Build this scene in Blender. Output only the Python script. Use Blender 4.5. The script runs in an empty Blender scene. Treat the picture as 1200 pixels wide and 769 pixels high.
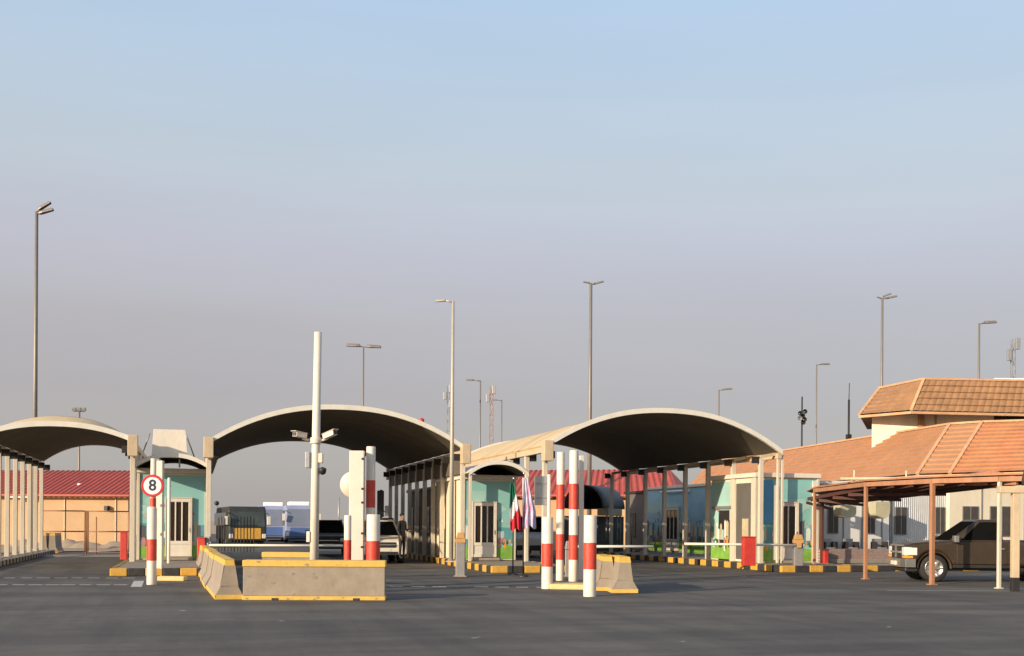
import bpy, bmesh, math, random
from math import sin, cos, tan, pi, radians, atan2, sqrt
from mathutils import Vector, Matrix, Euler
random.seed(7)
SC = bpy.context.scene
COL = SC.collection

# ------------------------------------------------------------------ survey
# World: X across the lanes (right), Y along the lanes (away), Z up.  The
# camera stands at (0,0,EYE).  Survey helpers turn a sighting into a point.
F, U0, V0, EYE = 1300.0, 600.0, 613.0, 1.7
TH = math.atan2(370, 1300)
ROLL = radians(0.45)

def _un(u, v):
    a, b = u-U0, v-V0
    return a*cos(ROLL)+b*sin(ROLL), -a*sin(ROLL)+b*cos(ROLL)

def at(u, v, d):
    dx, dy = _un(u, v)
    xc = dx/F*d
    return Vector((xc*cos(TH)+d*sin(TH), -xc*sin(TH)+d*cos(TH), EYE-dy/F*d))

def atz(u, v, z):
    dx, dy = _un(u, v)
    return at(u, v, F*(EYE-z)/dy)

def gnd(u, v):
    p = atz(u, v, 0.0); p.z = 0
    return p

def aty(u, v, Y):
    dx, dy = _un(u, v)
    return at(u, v, Y/(cos(TH)-dx/F*sin(TH)))

def atx(u, v, X):
    dx, dy = _un(u, v)
    return at(u, v, X/(sin(TH)+dx/F*cos(TH)))

# ------------------------------------------------------------------ materials
def s2l(c):
    return tuple(((x/255)/12.92 if x/255 <= .04045 else ((x/255+.055)/1.055)**2.4) for x in c)

def mat(name, col, rough=.6, metal=0., var=.12, scale=2.5, bump=0., bscale=40., dirt=0., dirtcol=(.16, .12, .08), spec=.5, streak=False, emit=None):
    m = bpy.data.materials.new(name); m.use_nodes = True
    nt = m.node_tree; N = nt.nodes; L = nt.links
    b = N['Principled BSDF']
    b.inputs['Roughness'].default_value = rough
    b.inputs['Metallic'].default_value = metal
    b.inputs['Specular IOR Level'].default_value = spec
    tc = N.new('ShaderNodeTexCoord')
    n = N.new('ShaderNodeTexNoise'); n.inputs['Scale'].default_value = scale; n.inputs['Detail'].default_value = 6; n.inputs['Roughness'].default_value = .65
    if streak:
        mp = N.new('ShaderNodeMapping'); mp.inputs['Scale'].default_value = (1, 1, .15)
        L.new(tc.outputs['Object'], mp.inputs['Vector']); L.new(mp.outputs['Vector'], n.inputs['Vector'])
    else:
        L.new(tc.outputs['Object'], n.inputs['Vector'])
    r = N.new('ShaderNodeValToRGB')
    r.color_ramp.elements[0].position = .3; r.color_ramp.elements[1].position = .72
    r.color_ramp.elements[0].color = tuple(c*(1-var) for c in col[:3])+(1,)
    r.color_ramp.elements[1].color = tuple(min(1, c*(1+var*.6)) for c in col[:3])+(1,)
    L.new(n.outputs['Fac'], r.inputs['Fac'])
    out = r.outputs['Color']
    if dirt > 0:
        n2 = N.new('ShaderNodeTexNoise'); n2.inputs['Scale'].default_value = scale*2.7; n2.inputs['Detail'].default_value = 8; n2.inputs['Roughness'].default_value = .75
        mp2 = N.new('ShaderNodeMapping'); mp2.inputs['Location'].default_value = (3.1, 7.7, 1.3); mp2.inputs['Scale'].default_value = (1, 1, .35)
        L.new(tc.outputs['Object'], mp2.inputs['Vector']); L.new(mp2.outputs['Vector'], n2.inputs['Vector'])
        r2 = N.new('ShaderNodeValToRGB'); r2.color_ramp.elements[0].position = .48; r2.color_ramp.elements[1].position = .75
        r2.color_ramp.elements[0].color = (0, 0, 0, 1); r2.color_ramp.elements[1].color = (dirt, dirt, dirt, 1)
        L.new(n2.outputs['Fac'], r2.inputs['Fac'])
        mx = N.new('ShaderNodeMixRGB'); L.new(r2.outputs['Color'], mx.inputs['Fac']); L.new(out, mx.inputs['Color1'])
        mx.inputs['Color2'].default_value = tuple(dirtcol)+(1,)
        out = mx.outputs['Color']
    L.new(out, b.inputs['Base Color'])
    if bump > 0:
        nb = N.new('ShaderNodeTexNoise'); nb.inputs['Scale'].default_value = bscale; nb.inputs['Detail'].default_value = 4
        L.new(tc.outputs['Object'], nb.inputs['Vector'])
        bp = N.new('ShaderNodeBump'); bp.inputs['Strength'].default_value = bump; bp.inputs['Distance'].default_value = .02
        L.new(nb.outputs['Fac'], bp.inputs['Height']); L.new(bp.outputs['Normal'], b.inputs['Normal'])
    if emit:
        b.inputs['Emission Color'].default_value = tuple(emit[:3])+(1,)
        b.inputs['Emission Strength'].default_value = emit[3]
    return m

M = {}
def dm(key, *a, **k): M[key] = mat(key, *a, **k)
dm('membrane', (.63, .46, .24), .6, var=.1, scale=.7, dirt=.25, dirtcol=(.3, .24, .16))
dm('membrane_shade', (.09, .075, .052), .85, var=.15, scale=.8)  # membrane colour darkened to paint in the shade under the curved roofs
dm('rim_white', (.70, .66, .57), .45, var=.08, dirt=.2, dirtcol=(.35, .28, .2))
dm('cream_paint', (.60, .53, .42), .45, var=.1, scale=4, dirt=.3, dirtcol=(.3, .21, .13), streak=True)
dm('tan_paint', (.56, .43, .28), .5, var=.12, scale=3, dirt=.3)
dm('white_paint', (.71, .64, .53), .45, var=.06, scale=3, dirt=.32, dirtcol=(.4, .33, .25), streak=True)
dm('pinkish_white', (.72, .61, .52), .45, var=.06, scale=3, dirt=.15, dirtcol=(.4, .3, .25))
dm('red_paint', (.62, .055, .03), .5, var=.18, scale=5, dirt=.4, dirtcol=(.42, .2, .15))
dm('red_box', (.50, .035, .025), .5, var=.18, scale=4, dirt=.2)
dm('steel_grey', (.26, .25, .24), .5, .3, var=.12, scale=4, dirt=.2)
dm('galvanised', (.36, .36, .36), .45, .5, var=.12, scale=6)
dm('lamp_pole', (.23, .205, .18), .5, .3, var=.1, scale=2)
dm('lamp_pole_pale', (.46, .41, .33), .5, .2, var=.1, scale=2)
dm('dark_steel', (.035, .032, .03), .5, .3, var=.2)
dm('concrete', (.31, .255, .195), .85, var=.16, scale=3, bump=.25, bscale=60, dirt=.4, dirtcol=(.2, .16, .13))
dm('yellow_paint', (.66, .42, .085), .6, var=.16, scale=5, dirt=.35, dirtcol=(.3, .2, .1))
dm('pale_yellow', (.70, .53, .23), .6, var=.14, scale=5, dirt=.3, dirtcol=(.36, .28, .18))
dm('kerb_yellow', (.62, .34, .05), .65, var=.2, scale=5, dirt=.4, dirtcol=(.18, .12, .07))
dm('kerb_black', (.03, .028, .027), .7, var=.3, scale=5, dirt=.4, dirtcol=(.12, .1, .08))
dm('pavement', (.26, .22, .18), .85, var=.18, scale=2.5, bump=.2, dirt=.3)
dm('beige_wall', (.50, .32, .175), .8, var=.12, scale=.8, bump=.15, bscale=30, dirt=.3, dirtcol=(.4, .28, .15))
dm('white_wall', (.68, .67, .64), .65, var=.06, scale=1.5, dirt=.2, dirtcol=(.4, .36, .3), streak=True)
dm('cream_wall', (.70, .62, .47), .7, var=.08, scale=1.5, dirt=.2, dirtcol=(.4, .32, .2), streak=True)
dm('grey_wall', (.13, .115, .105), .7, var=.18, scale=2)
dm('red_sheet', (.40, .06, .032), .55, var=.2, scale=1.2, dirt=.35, dirtcol=(.3, .13, .09))
dm('tile_brown', (.45, .225, .11), .75, var=.16, scale=.9, bump=.25, bscale=25, dirt=.25, dirtcol=(.38, .2, .1))
dm('tile_ridge', (.56, .32, .17), .75, var=.2, scale=2)
dm('tile_orange', (.49, .205, .09), .75, var=.22, scale=1.2, bump=.3, bscale=25, dirt=.3, dirtcol=(.38, .2, .1))
dm('tile_upper', (.36, .19, .09), .75, var=.26, scale=1.5, bump=.3, bscale=25, dirt=.45, dirtcol=(.22, .17, .07))
dm('glass', (.012, .013, .015), .12, var=.2, spec=.4)
dm('dark_reflection_glass', (.008, .008, .008), .12, var=.2, spec=.18)  # near-black colour stands in for the dark carport mirrored in the panes
M['dark_reflection_glass'].node_tree.nodes['Principled BSDF'].inputs['Specular IOR Level'].default_value = .0; M['dark_reflection_glass'].node_tree.nodes['Principled BSDF'].inputs['IOR'].default_value = 1.1
dm('glass_grey', (.07, .062, .055), .2, var=.25, scale=3, spec=.4)
dm('shade_wall', (.12, .10, .08), .8, var=.2, scale=2)  # canopy shade put into the colour of the booth walls and valance
dm('kerb_white', (.42, .38, .33), .75, var=.25, scale=5, dirt=.5, dirtcol=(.14, .12, .1))
dm('glass_brown', (.03, .014, .009), .12, var=.3, spec=.5)
dm('bus_glass', (.17, .19, .25), .12, var=.15, scale=1, spec=.7)
dm('teal', (.24, .49, .46), .55, var=.08, scale=.8, dirt=.2, dirtcol=(.3, .5, .48))
dm('teal_pale', (.34, .55, .50), .55, var=.14, scale=1.2)
dm('blue_mural', (.27, .49, .58), .55, var=.2, scale=.9, dirt=.3, dirtcol=(.2, .42, .5))
dm('deep_blue', (.07, .27, .48), .55, var=.2, scale=1.5)
dm('sea', (.10, .30, .33), .55, var=.25, scale=2)
dm('grass_paint', (.20, .40, .06), .6, var=.3, scale=3)
dm('tree_paint', (.035, .12, .05), .6, var=.3, scale=5)
dm('mural_white', (.70, .70, .62), .6, var=.12, scale=4)
dm('mural_sand', (.5, .42, .26), .6, var=.2, scale=4)
dm('mural_dark', (.10, .09, .10), .6, var=.2, scale=4)
dm('mural_rose', (.45, .2, .2), .6, var=.2, scale=4)
dm('rust', (.40, .19, .10), .7, var=.25, scale=5, dirt=.4, dirtcol=(.22, .09, .05), streak=True)
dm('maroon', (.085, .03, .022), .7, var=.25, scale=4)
dm('truck_paint', (.05, .034, .021), .36, .2, var=.15, scale=2, dirt=.3, dirtcol=(.12, .09, .06), spec=.6)
dm('chrome', (.62, .60, .57), .22, .9, var=.06)
dm('rubber', (.018, .017, .016), .8, var=.2, scale=8, dirt=.25, dirtcol=(.1, .08, .06))
dm('rim_metal', (.55, .52, .48), .3, .85, var=.1)
dm('headlamp', (.75, .73, .68), .12, .1, var=.04, spec=.8)
dm('amber', (.75, .3, .03), .35, var=.1)
dm('orange_plastic', (.46, .26, .10), .45, var=.12)
dm('black_plastic', (.02, .02, .02), .55, var=.2)
dm('silver_paint', (.66, .61, .53), .3, .0, var=.06)
dm('dusty_black', (.10, .085, .07), .35, .2, var=.2)
dm('bus_blue', (.30, .33, .46), .3, .1, var=.1, scale=1)
dm('bus_deep', (.08, .14, .32), .35, var=.1)
dm('bus_white', (.80, .80, .80), .4, var=.05)
dm('coach_glass', (.05, .06, .055), .15, var=.3, scale=1.5, spec=.4)
dm('dark_green', (.03, .032, .028), .6, var=.3)
dm('flag_green', (.01, .14, .08), .8, var=.15, scale=6)
dm('flag_white', (.75, .75, .76), .8, var=.08, scale=6)
dm('flag_red', (.50, .015, .03), .8, var=.15, scale=6)
dm('flag_lilac', (.50, .45, .60), .8, var=.25, scale=5)
dm('flag_pink', (.6, .2, .3), .8, var=.2, scale=5)
dm('sign_red', (.55, .03, .03), .45, var=.08)
dm('sign_face', (.80, .80, .80), .4, var=.04)
dm('sign_ink', (.02, .03, .06), .5, var=.05)
dm('brick', (.25, .155, .125), .85, var=.5, scale=9, bump=.5, bscale=30, dirt=.5, dirtcol=(.16, .12, .2))
dm('awning_grey', (.11, .115, .12), .6, var=.15, scale=2, dirt=.3, dirtcol=(.25, .25, .25))
dm('uniform', (.014, .014, .018), .85, var=.25, scale=6)
dm('skin', (.32, .17, .10), .6, var=.1)
dm('hair', (.01, .008, .007), .7)
dm('road_mark', (.52, .50, .47), .75, var=.3, scale=6, dirt=.6, dirtcol=(.12, .115, .11))
dm('fabric_olive', (.44, .40, .26), .8, var=.15, scale=3)

def corrugate(key, freq):
    """wave bump of vertical ribs across local X"""
    m = M[key]; nt = m.node_tree; N = nt.nodes; L = nt.links
    tc = N.new('ShaderNodeTexCoord'); w = N.new('ShaderNodeTexWave'); w.wave_type = 'BANDS'; w.bands_direction = 'X'
    w.inputs['Scale'].default_value = freq
    bp = N.new('ShaderNodeBump'); bp.inputs['Strength'].default_value = .7; bp.inputs['Distance'].default_value = .04
    L.new(tc.outputs['Object'], w.inputs['Vector']); L.new(w.outputs['Fac'], bp.inputs['Height'])
    L.new(bp.outputs['Normal'], N['Principled BSDF'].inputs['Normal'])

def asphalt():
    m = bpy.data.materials.new('asphalt'); m.use_nodes = True
    nt = m.node_tree; N = nt.nodes; L = nt.links; b = N['Principled BSDF']
    b.inputs['Roughness'].default_value = .82; b.inputs['Specular IOR Level'].default_value = .35
    tc = N.new('ShaderNodeTexCoord')
    def noise(scale, det=6, rough=.6, sc=(1, 1, 1), rot=0):
        mp = N.new('ShaderNodeMapping'); mp.inputs['Scale'].default_value = sc; mp.inputs['Rotation'].default_value = (0, 0, rot)
        n = N.new('ShaderNodeTexNoise'); n.inputs['Scale'].default_value = scale; n.inputs['Detail'].default_value = det; n.inputs['Roughness'].default_value = rough
        L.new(tc.outputs['Object'], mp.inputs['Vector']); L.new(mp.outputs['Vector'], n.inputs['Vector']); return n
    def ramp(n, p0, c0, p1, c1):
        r = N.new('ShaderNodeValToRGB'); r.color_ramp.elements[0].position = p0; r.color_ramp.elements[1].position = p1
        r.color_ramp.elements[0].color = c0+(1,); r.color_ramp.elements[1].color = c1+(1,)
        L.new(n.outputs['Fac'], r.inputs['Fac']); return r
    def mul(a, bb):
        x = N.new('ShaderNodeMixRGB'); x.blend_type = 'MULTIPLY'; x.inputs['Fac'].default_value = 1
        L.new(a, x.inputs['Color1']); L.new(bb, x.inputs['Color2']); return x.outputs['Color']
    base = ramp(noise(.22), .3, (.100, .090, .077), .7, (.138, .124, .107))
    fine = ramp(noise(38, 3, .7), .25, (.72, .72, .72), .75, (1.2, 1.2, 1.2))
    mid = ramp(noise(2.2, 8, .75), .3, (.84, .84, .85), .7, (1.1, 1.1, 1.09))
    # worn wheel tracks and oil: long streaks along the way traffic turns out of the lanes
    trk = ramp(noise(.42, 5, .6, (.22, 1.5, 1), radians(24)), .40, (.70, .71, .73), .60, (1.04, 1.04, 1.03))
    trk2 = ramp(noise(.8, 4, .6, (1.6, .16, 1), radians(4)), .36, (.80, .80, .82), .55, (1.03, 1.03, 1.03))
    spots = ramp(noise(1.3, 3, .5), .66, (1, 1, 1), .78, (.72, .72, .72))
    tracks = []
    for (cx, cy, rad) in ((25, 40, 20), (60, 38, 43), (-24.5, 38, 20), (26, 52, 34)):
        ds = N.new('ShaderNodeVectorMath'); ds.operation = 'DISTANCE'; ds.inputs[1].default_value = (cx, cy, 0)
        wob = N.new('ShaderNodeMixRGB'); wob.blend_type = 'ADD'; wob.inputs['Fac'].default_value = .9; wn = noise(.35, 3, .6)
        L.new(tc.outputs['Object'], wob.inputs['Color1']); L.new(wn.outputs['Color'], wob.inputs['Color2']); L.new(wob.outputs['Color'], ds.inputs[0])
        for dr, wid in ((-.85, .38), (.85, .42)):
            a1 = N.new('ShaderNodeMath'); a1.operation = 'SUBTRACT'; a1.inputs[1].default_value = rad+dr+.5; L.new(ds.outputs['Value'], a1.inputs[0])
            a2 = N.new('ShaderNodeMath'); a2.operation = 'ABSOLUTE'; L.new(a1.outputs[0], a2.inputs[0])
            mr = N.new('ShaderNodeMapRange'); mr.interpolation_type = 'SMOOTHSTEP'; mr.inputs['From Min'].default_value = 0; mr.inputs['From Max'].default_value = wid*1.6; mr.inputs['To Min'].default_value = .66; mr.inputs['To Max'].default_value = 1.0
            L.new(a2.outputs[0], mr.inputs['Value']); tracks.append(mr.outputs['Result'])
    grit = ramp(noise(9, 4, .8), .66, (1, 1, 1), .74, (1.35, 1.3, 1.22))
    c = mul(base.outputs['Color'], grit.outputs['Color'])
    for tk in tracks:
        pt = N.new('ShaderNodeMixRGB'); pt.blend_type = 'MULTIPLY'; L.new(noise(.5, 4, .6).outputs['Fac'], pt.inputs['Fac']); L.new(c, pt.inputs['Color1']); L.new(tk, pt.inputs['Color2']); c = pt.outputs['Color']
    c = mul(c, fine.outputs['Color']); c = mul(c, mid.outputs['Color']); c = mul(c, trk.outputs['Color']); c = mul(c, trk2.outputs['Color'])
    c = mul(c, spots.outputs['Color'])
    L.new(c, b.inputs['Base Color'])
    nb = noise(55, 3, .7); bp = N.new('ShaderNodeBump'); bp.inputs['Strength'].default_value = .5; bp.inputs['Distance'].default_value = .012
    L.new(nb.outputs['Fac'], bp.inputs['Height']); L.new(bp.outputs['Normal'], b.inputs['Normal'])
    return m
M['asphalt'] = asphalt()
dm('sand', (.40, .30, .20), .95, var=.25, scale=.6, bump=.5, bscale=3, dirt=.5, dirtcol=(.22, .16, .11))
dm('container_white', (.60, .60, .58), .6, var=.1, scale=2, dirt=.2); corrugate('container_white', 3.2)
dm('shutter_grey', (.12, .11, .10), .6, var=.15, scale=2)  # grey made darker to carry the canopy's shade on that side

# ------------------------------------------------------------------ mesh builder
class MB:
    def __init__(s): s.v = []; s.f = []; s.mi = []; s.sm = []; s.mats = []
    def m(s, key):
        if key not in s.mats: s.mats.append(key)
        return s.mats.index(key)
    def face(s, pts, key, smooth=False):
        i = len(s.v); s.v += [tuple(p) for p in pts]; s.f.append(tuple(range(i, i+len(pts)))); s.mi.append(s.m(key)); s.sm.append(smooth)
    def grid(s, rows, key, smooth=True, closed=False):
        i0 = len(s.v); nr = len(rows); nc = len(rows[0])
        for r in rows: s.v += [tuple(p) for p in r]
        k = s.m(key)
        for a in range(nr-1):
            for b in range(nc if closed else nc-1):
                b2 = (b+1) % nc
                s.f.append((i0+a*nc+b, i0+a*nc+b2, i0+(a+1)*nc+b2, i0+(a+1)*nc+b)); s.mi.append(k); s.sm.append(smooth)
        return i0
    def box(s, c, d, key, rot=None):
        x, y, z = d[0]/2, d[1]/2, d[2]/2
        P = [Vector(p) for p in ((-x, -y, -z), (x, -y, -z), (x, y, -z), (-x, y, -z), (-x, -y, z), (x, -y, z), (x, y, z), (-x, y, z))]
        if rot is not None:
            R = rot if isinstance(rot, Matrix) else Euler(rot).to_matrix()
            P = [R @ p for p in P]
        i = len(s.v); c = Vector(c); s.v += [tuple(p+c) for p in P]; k = s.m(key)
        for f in ((3, 2, 1, 0), (4, 5, 6, 7), (0, 1, 5, 4), (1, 2, 6, 5), (2, 3, 7, 6), (3, 0, 4, 7)):
            s.f.append(tuple(i+q for q in f)); s.mi.append(k); s.sm.append(False)
    def bb(s, x0, x1, y0, y1, z0, z1, key): s.box(((x0+x1)/2, (y0+y1)/2, (z0+z1)/2), (abs(x1-x0), abs(y1-y0), abs(z1-z0)), key)
    def beam(s, a, b, w, h, key):
        a, b = Vector(a), Vector(b); d = b-a; L = d.length
        q = d.to_track_quat('Y', 'Z').to_matrix()
        s.box((a+b)/2, (w, L, h), key, q)
    def tube(s, path, r, key, n=10, caps=True, r1=None):
        P = [Vector(p) for p in path]; rows = []
        up = Vector((0, 0, 1))
        for i, p in enumerate(P):
            d = (P[min(i+1, len(P)-1)]-P[max(i-1, 0)]).normalized()
            ref = up if abs(d.z) < .95 else Vector((0, 1, 0))
            a = d.cross(ref).normalized(); b = d.cross(a).normalized()
            t = i/max(1, len(P)-1); rr = r if r1 is None else r+(r1-r)*t
            rows.append([p+a*(rr*cos(2*pi*k/n))+b*(rr*sin(2*pi*k/n)) for k in range(n)])
        i0 = s.grid(rows, key, True, True); k = s.m(key)
        if caps:
            s.f.append(tuple(i0+q for q in range(n))); s.mi.append(k); s.sm.append(False)
            e = i0+(len(P)-1)*n
            s.f.append(tuple(e+q for q in reversed(range(n)))); s.mi.append(k); s.sm.append(False)
    def lathe(s, prof, key, axis='Z', c=(0, 0, 0), n=24, smooth=True):
        rows = []; c = Vector(c)
        for (r, h) in prof:
            row = []
            for k in range(n):
                a = 2*pi*k/n
                p = (r*cos(a), r*sin(a), h) if axis == 'Z' else ((r*cos(a), h, r*sin(a)) if axis == 'Y' else (h, r*cos(a), r*sin(a)))
                row.append(c+Vector(p))
            rows.append(row)
        s.grid(rows, key, smooth, True)
    def prism(s, prof, y0, y1, key, axis='Y', keys=None):
        """prof: list of (x,z); extruded along Y (or X when axis='X': prof is (y,z))"""
        n = len(prof)
        def P(p, t): return (p[0], t, p[1]) if axis == 'Y' else (t, p[0], p[1])
        i = len(s.v); s.v += [P(p, y0) for p in prof]+[P(p, y1) for p in prof]
        k = s.m(key)
        s.f.append(tuple(i+q for q in range(n))); s.mi.append(k); s.sm.append(False)
        s.f.append(tuple(i+n+q for q in reversed(range(n)))); s.mi.append(k); s.sm.append(False)
        for q in range(n):
            q2 = (q+1) % n
            kk = s.m(keys[q]) if keys and keys[q] else k
            s.f.append((i+q, i+n+q, i+n+q2, i+q2)); s.mi.append(kk); s.sm.append(False)
    def build(s, name, parent=None, bevel=0., seg=2, loc=None, fix=True):
        me = bpy.data.meshes.new(name); me.from_pydata(s.v, [], s.f)
        for k in s.mats: me.materials.append(M[k])
        me.polygons.foreach_set('material_index', s.mi); me.polygons.foreach_set('use_smooth', s.sm)
        me.update()
        if fix:
            bm = bmesh.new(); bm.from_mesh(me); bmesh.ops.recalc_face_normals(bm, faces=bm.faces); bm.to_mesh(me); bm.free()
        o = bpy.data.objects.new(name, me); COL.objects.link(o)
        if parent is not None: o.parent = parent
        if loc is not None: o.location = loc
        if bevel > 0:
            md = o.modifiers.new('bevel', 'BEVEL'); md.width = bevel; md.segments = seg; md.limit_method = 'ANGLE'; md.angle_limit = radians(40)
        return o

def zprism(g, prof, z0, z1, key):
    n = len(prof); i = len(g.v); g.v += [(x, y, z0) for x, y in prof]+[(x, y, z1) for x, y in prof]; k = g.m(key)
    g.f.append(tuple(i+q for q in range(n))); g.f.append(tuple(i+n+q for q in range(n))); g.mi += [k, k]; g.sm += [False, False]
    for q in range(n):
        g.f.append((i+q, i+(q+1) % n, i+n+(q+1) % n, i+n+q)); g.mi.append(k); g.sm.append(False)

def tag(o, label=None, cat=None, group=None, kind=None):
    if label: o['label'] = label
    if cat: o['category'] = cat
    if group: o['group'] = group
    if kind: o['kind'] = kind
    return o

def thing(name, label, cat, loc=(0, 0, 0), rz=0., group=None):
    o = bpy.data.objects.new(name, None); COL.objects.link(o); o.location = loc; o.rotation_euler = (0, 0, rz)
    o.empty_display_size = .2
    return tag(o, label, cat, group)

def kids(o): return [c for c in COL.objects if c.parent == o]

def copy_tree(o, parent=None):
    c = o.copy(); COL.objects.link(c)
    if parent is not None: c.parent = parent
    for ch in kids(o): copy_tree(ch, c)
    return c

def structure(mb, name, **k):
    o = mb.build(name, **k); o['kind'] = 'structure'; return o

# ------------------------------------------------------------------ ground
g = MB(); S = 3000
g.face([(-S, -S, -.012), (S, -S, -.012), (S, S, -.012), (-S, S, -.012)], 'sand')
structure(g, 'ground')
g = MB()
g.face([(-60, -25, 0), (70, -25, 0), (70, 62, 0), (40, 120, 0), (-1, 150, 0), (-1, 61, 0), (-22, 61, 0), (-60, 61, 0)], 'asphalt')
structure(g, 'road')

# white painted rumble dashes across the lane mouths
g = MB()
def dashes(u0, v0, u1, v1, n, w=.34, d=.2, skip=()):
    a, b = gnd(u0, v0), gnd(u1, v1)
    dr = (b-a).normalized(); pr = Vector((-dr.y, dr.x, 0))
    for i in range(n):
        if i in skip: continue
        p = a.lerp(b, (i+.5)/n) + Vector((random.uniform(-.03, .03), random.uniform(-.03, .03), .004))
        e = w*random.uniform(.85, 1.1)
        g.face([p-dr*e/2-pr*d/2, p+dr*e/2-pr*d/2, p+dr*e/2+pr*d/2, p-dr*e/2+pr*d/2], 'road_mark')
dashes(-60, 677.5, 160, 677.5, 11); dashes(-50, 685.5, 150, 685.5, 10)
dashes(452, 687.5, 650, 688.5, 8, .36, .22, (3,))
dashes(905, 662, 1160, 668, 1, .2, .2)
p = gnd(150, 684); q = gnd(172, 684)
g.face([gnd(153, 688)+Vector((0, 0, .004)), gnd(166, 688)+Vector((0, 0, .004)), gnd(169, 681)+Vector((0, 0, .004)), gnd(157, 681)+Vector((0, 0, .004))], 'road_mark')
a = gnd(700, 697); 
# thin worn edge line in front of the carport
a, b = gnd(1040, 692), gnd(1215, 693)
pr = Vector((.0, .05, 0)); zz = Vector((0, 0, .004))
g.face([a-pr+zz, b-pr+zz, b+pr+zz, a+pr+zz], 'road_mark')
for (u, v, w_) in ((556, 748, .05), (561, 747, .03), (872, 676, .12), (700, 690, .1), (1042, 735, .05), (330, 728, .05), (214, 716, .06), (800, 752, .04)):
    p = gnd(u, v)+Vector((0, 0, .004)); g.face([p+Vector((w_*cos(q)*(1+.4*sin(3*q+u)), w_*.7*sin(q), 0)) for q in [2*pi*i/9 for i in range(9)]], 'road_mark')
structure(g, 'road_marking')
# raised pale speed table edge at the left lane's far end
g = MB()
p0, p1 = gnd(62, 652), gnd(150, 652)
g.prism([(p0.y-1.0, 0), (p0.y-.5, .07), (p0.y+.5, .07), (p0.y+1.0, 0)], p0.x-.5, p1.x, 'pavement', axis='X')
structure(g, 'speed_hump')

def island(x0, x1, y0, y1, h=.24, blk=.55, ka='kerb_yellow'):
    """raised pavement with a kerb of alternating yellow and black blocks"""
    g = MB(); k = .18
    g.bb(x0+k, x1-k, y0+k, y1-k, 0, h-.01, 'pavement')
    o = structure(g, 'pavement')
    g = MB()
    def run(ax, a0, a1, c0, c1, ph):
        n = max(1, round((a1-a0)/blk)); w = (a1-a0)/n
        for i in range(n):
            key = ka if (i+ph) % 2 == 0 else 'kerb_black'
            t0, t1 = a0+i*w+.006, a0+(i+1)*w-.006
            if ax == 'x': g.bb(t0, t1, c0, c1, 0, h, key)
            else: g.bb(c0, c1, t0, t1, 0, h, key)
    run('x', x0, x1, y0, y0+k, 0); run('x', x0, x1, y1-k, y1, 0)
    run('y', y0+k+.003, y1-k-.003, x0, x0+k, 1); run('y', y0+k+.003, y1-k-.003, x1-k, x1, 1)
    structure(g, 'kerb', bevel=.025)

# ------------------------------------------------------------------ vault canopies
def arch_pts(xl, xr, zs, za, n=28, ex=2.25):
    xm, hw = (xl+xr)/2, (xr-xl)/2
    return [(xm+hw*t, zs+(za-zs)*(1-abs(t)**ex)) for t in [-1+2*i/n for i in range(n+1)]]

def canopy(xl, xr, y0, y1, zs, za, label, nposts, lip=.0, inset=(0, 0), boxes=(1, 1), valance=False):
    t = thing('vault_canopy', label, 'canopy', ((xl+xr)/2, y0, 0))
    hw = (xr-xl)/2; L = y1-y0
    # membrane with slight sag between its ribs
    rows_o, rows_i = [], []
    ny = 3*(nposts-1)
    for j in range(ny+1):
        y = L*j/ny; sag = .05*(1-cos(2*pi*j/3))/1.5
        A = arch_pts(-hw, hw, zs, za-lip*max(0, 1-y/1.3)**2)
        rows_o.append([(x, y, z-sag*(1-abs(x)/hw*.6)) for x, z in A])
        rows_i.append([(x*(1-.012), y, z-sag*(1-abs(x)/hw*.6)-.06) for x, z in A])
    g = MB(); g.grid(rows_o, 'membrane'); g.grid(rows_i, 'membrane_shade')
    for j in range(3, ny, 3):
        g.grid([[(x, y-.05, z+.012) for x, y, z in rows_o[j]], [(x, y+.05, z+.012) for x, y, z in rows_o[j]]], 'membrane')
        g.grid([[(x, y-.04, z-.012) for x, y, z in rows_i[j]], [(x, y+.04, z-.012) for x, y, z in rows_i[j]]], 'membrane_shade')
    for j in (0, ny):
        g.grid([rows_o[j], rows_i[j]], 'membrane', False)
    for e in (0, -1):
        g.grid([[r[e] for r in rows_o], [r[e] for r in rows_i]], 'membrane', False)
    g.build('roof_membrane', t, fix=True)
    for yy in (0, L):
        g = MB(); A = arch_pts(-hw-.03, hw+.03, zs-.02, za+.03-(lip if yy == 0 else 0))
        rows = []
        for x, z in A:
            rows.append([(x, yy-.07, z+.05), (x, yy+.07, z+.05), (x, yy+.07, z-.13), (x, yy-.07, z-.13)])
        g.grid(rows, 'rim_white', False, True)
        g.build('edge_rim', t)
    for s, ins, bx in ((-1, inset[0], boxes[0]), (1, inset[1], boxes[1])):
        g = MB(); g.bb(s*hw-.09, s*hw+.09, .1, L-.1, zs-.3, zs-.1, 'tan_paint'); g.build('side_beam', t, .01)
        for i in range(nposts):
            y = .3+(L-.6)*i/(nposts-1)
            g = MB(); x = s*(hw-.02-ins)
            g.bb(x-.085, x+.085, y-.085, y+.085, .2, zs-.302, 'cream_paint')
            g.bb(x-.16, x+.16, y-.16, y+.16, .2, .235, 'steel_grey')
            g.build('post', t, .012)
            g = MB(); g.box((x-s*.22, y, zs-.36), (.3, .1, .26), 'dark_steel'); g.build('bracket', t)
            if ins > .1:
                g = MB(); g.beam((x, y, zs-.24), (s*(hw-.1), y, zs-.12), .07, .12, 'tan_paint'); g.build('arm', t)
        if valance and s > 0:
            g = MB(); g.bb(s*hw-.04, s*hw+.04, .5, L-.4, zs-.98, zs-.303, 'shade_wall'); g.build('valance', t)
        for y in ((-.06, L+.06) if bx else ()):
            g = MB(); g.bb(s*hw-.17, s*hw+.17, y-.2, y+.2, zs-.62, zs+.12, 'tan_paint'); g.build('corner_box', t, .02)
    return t

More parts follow.
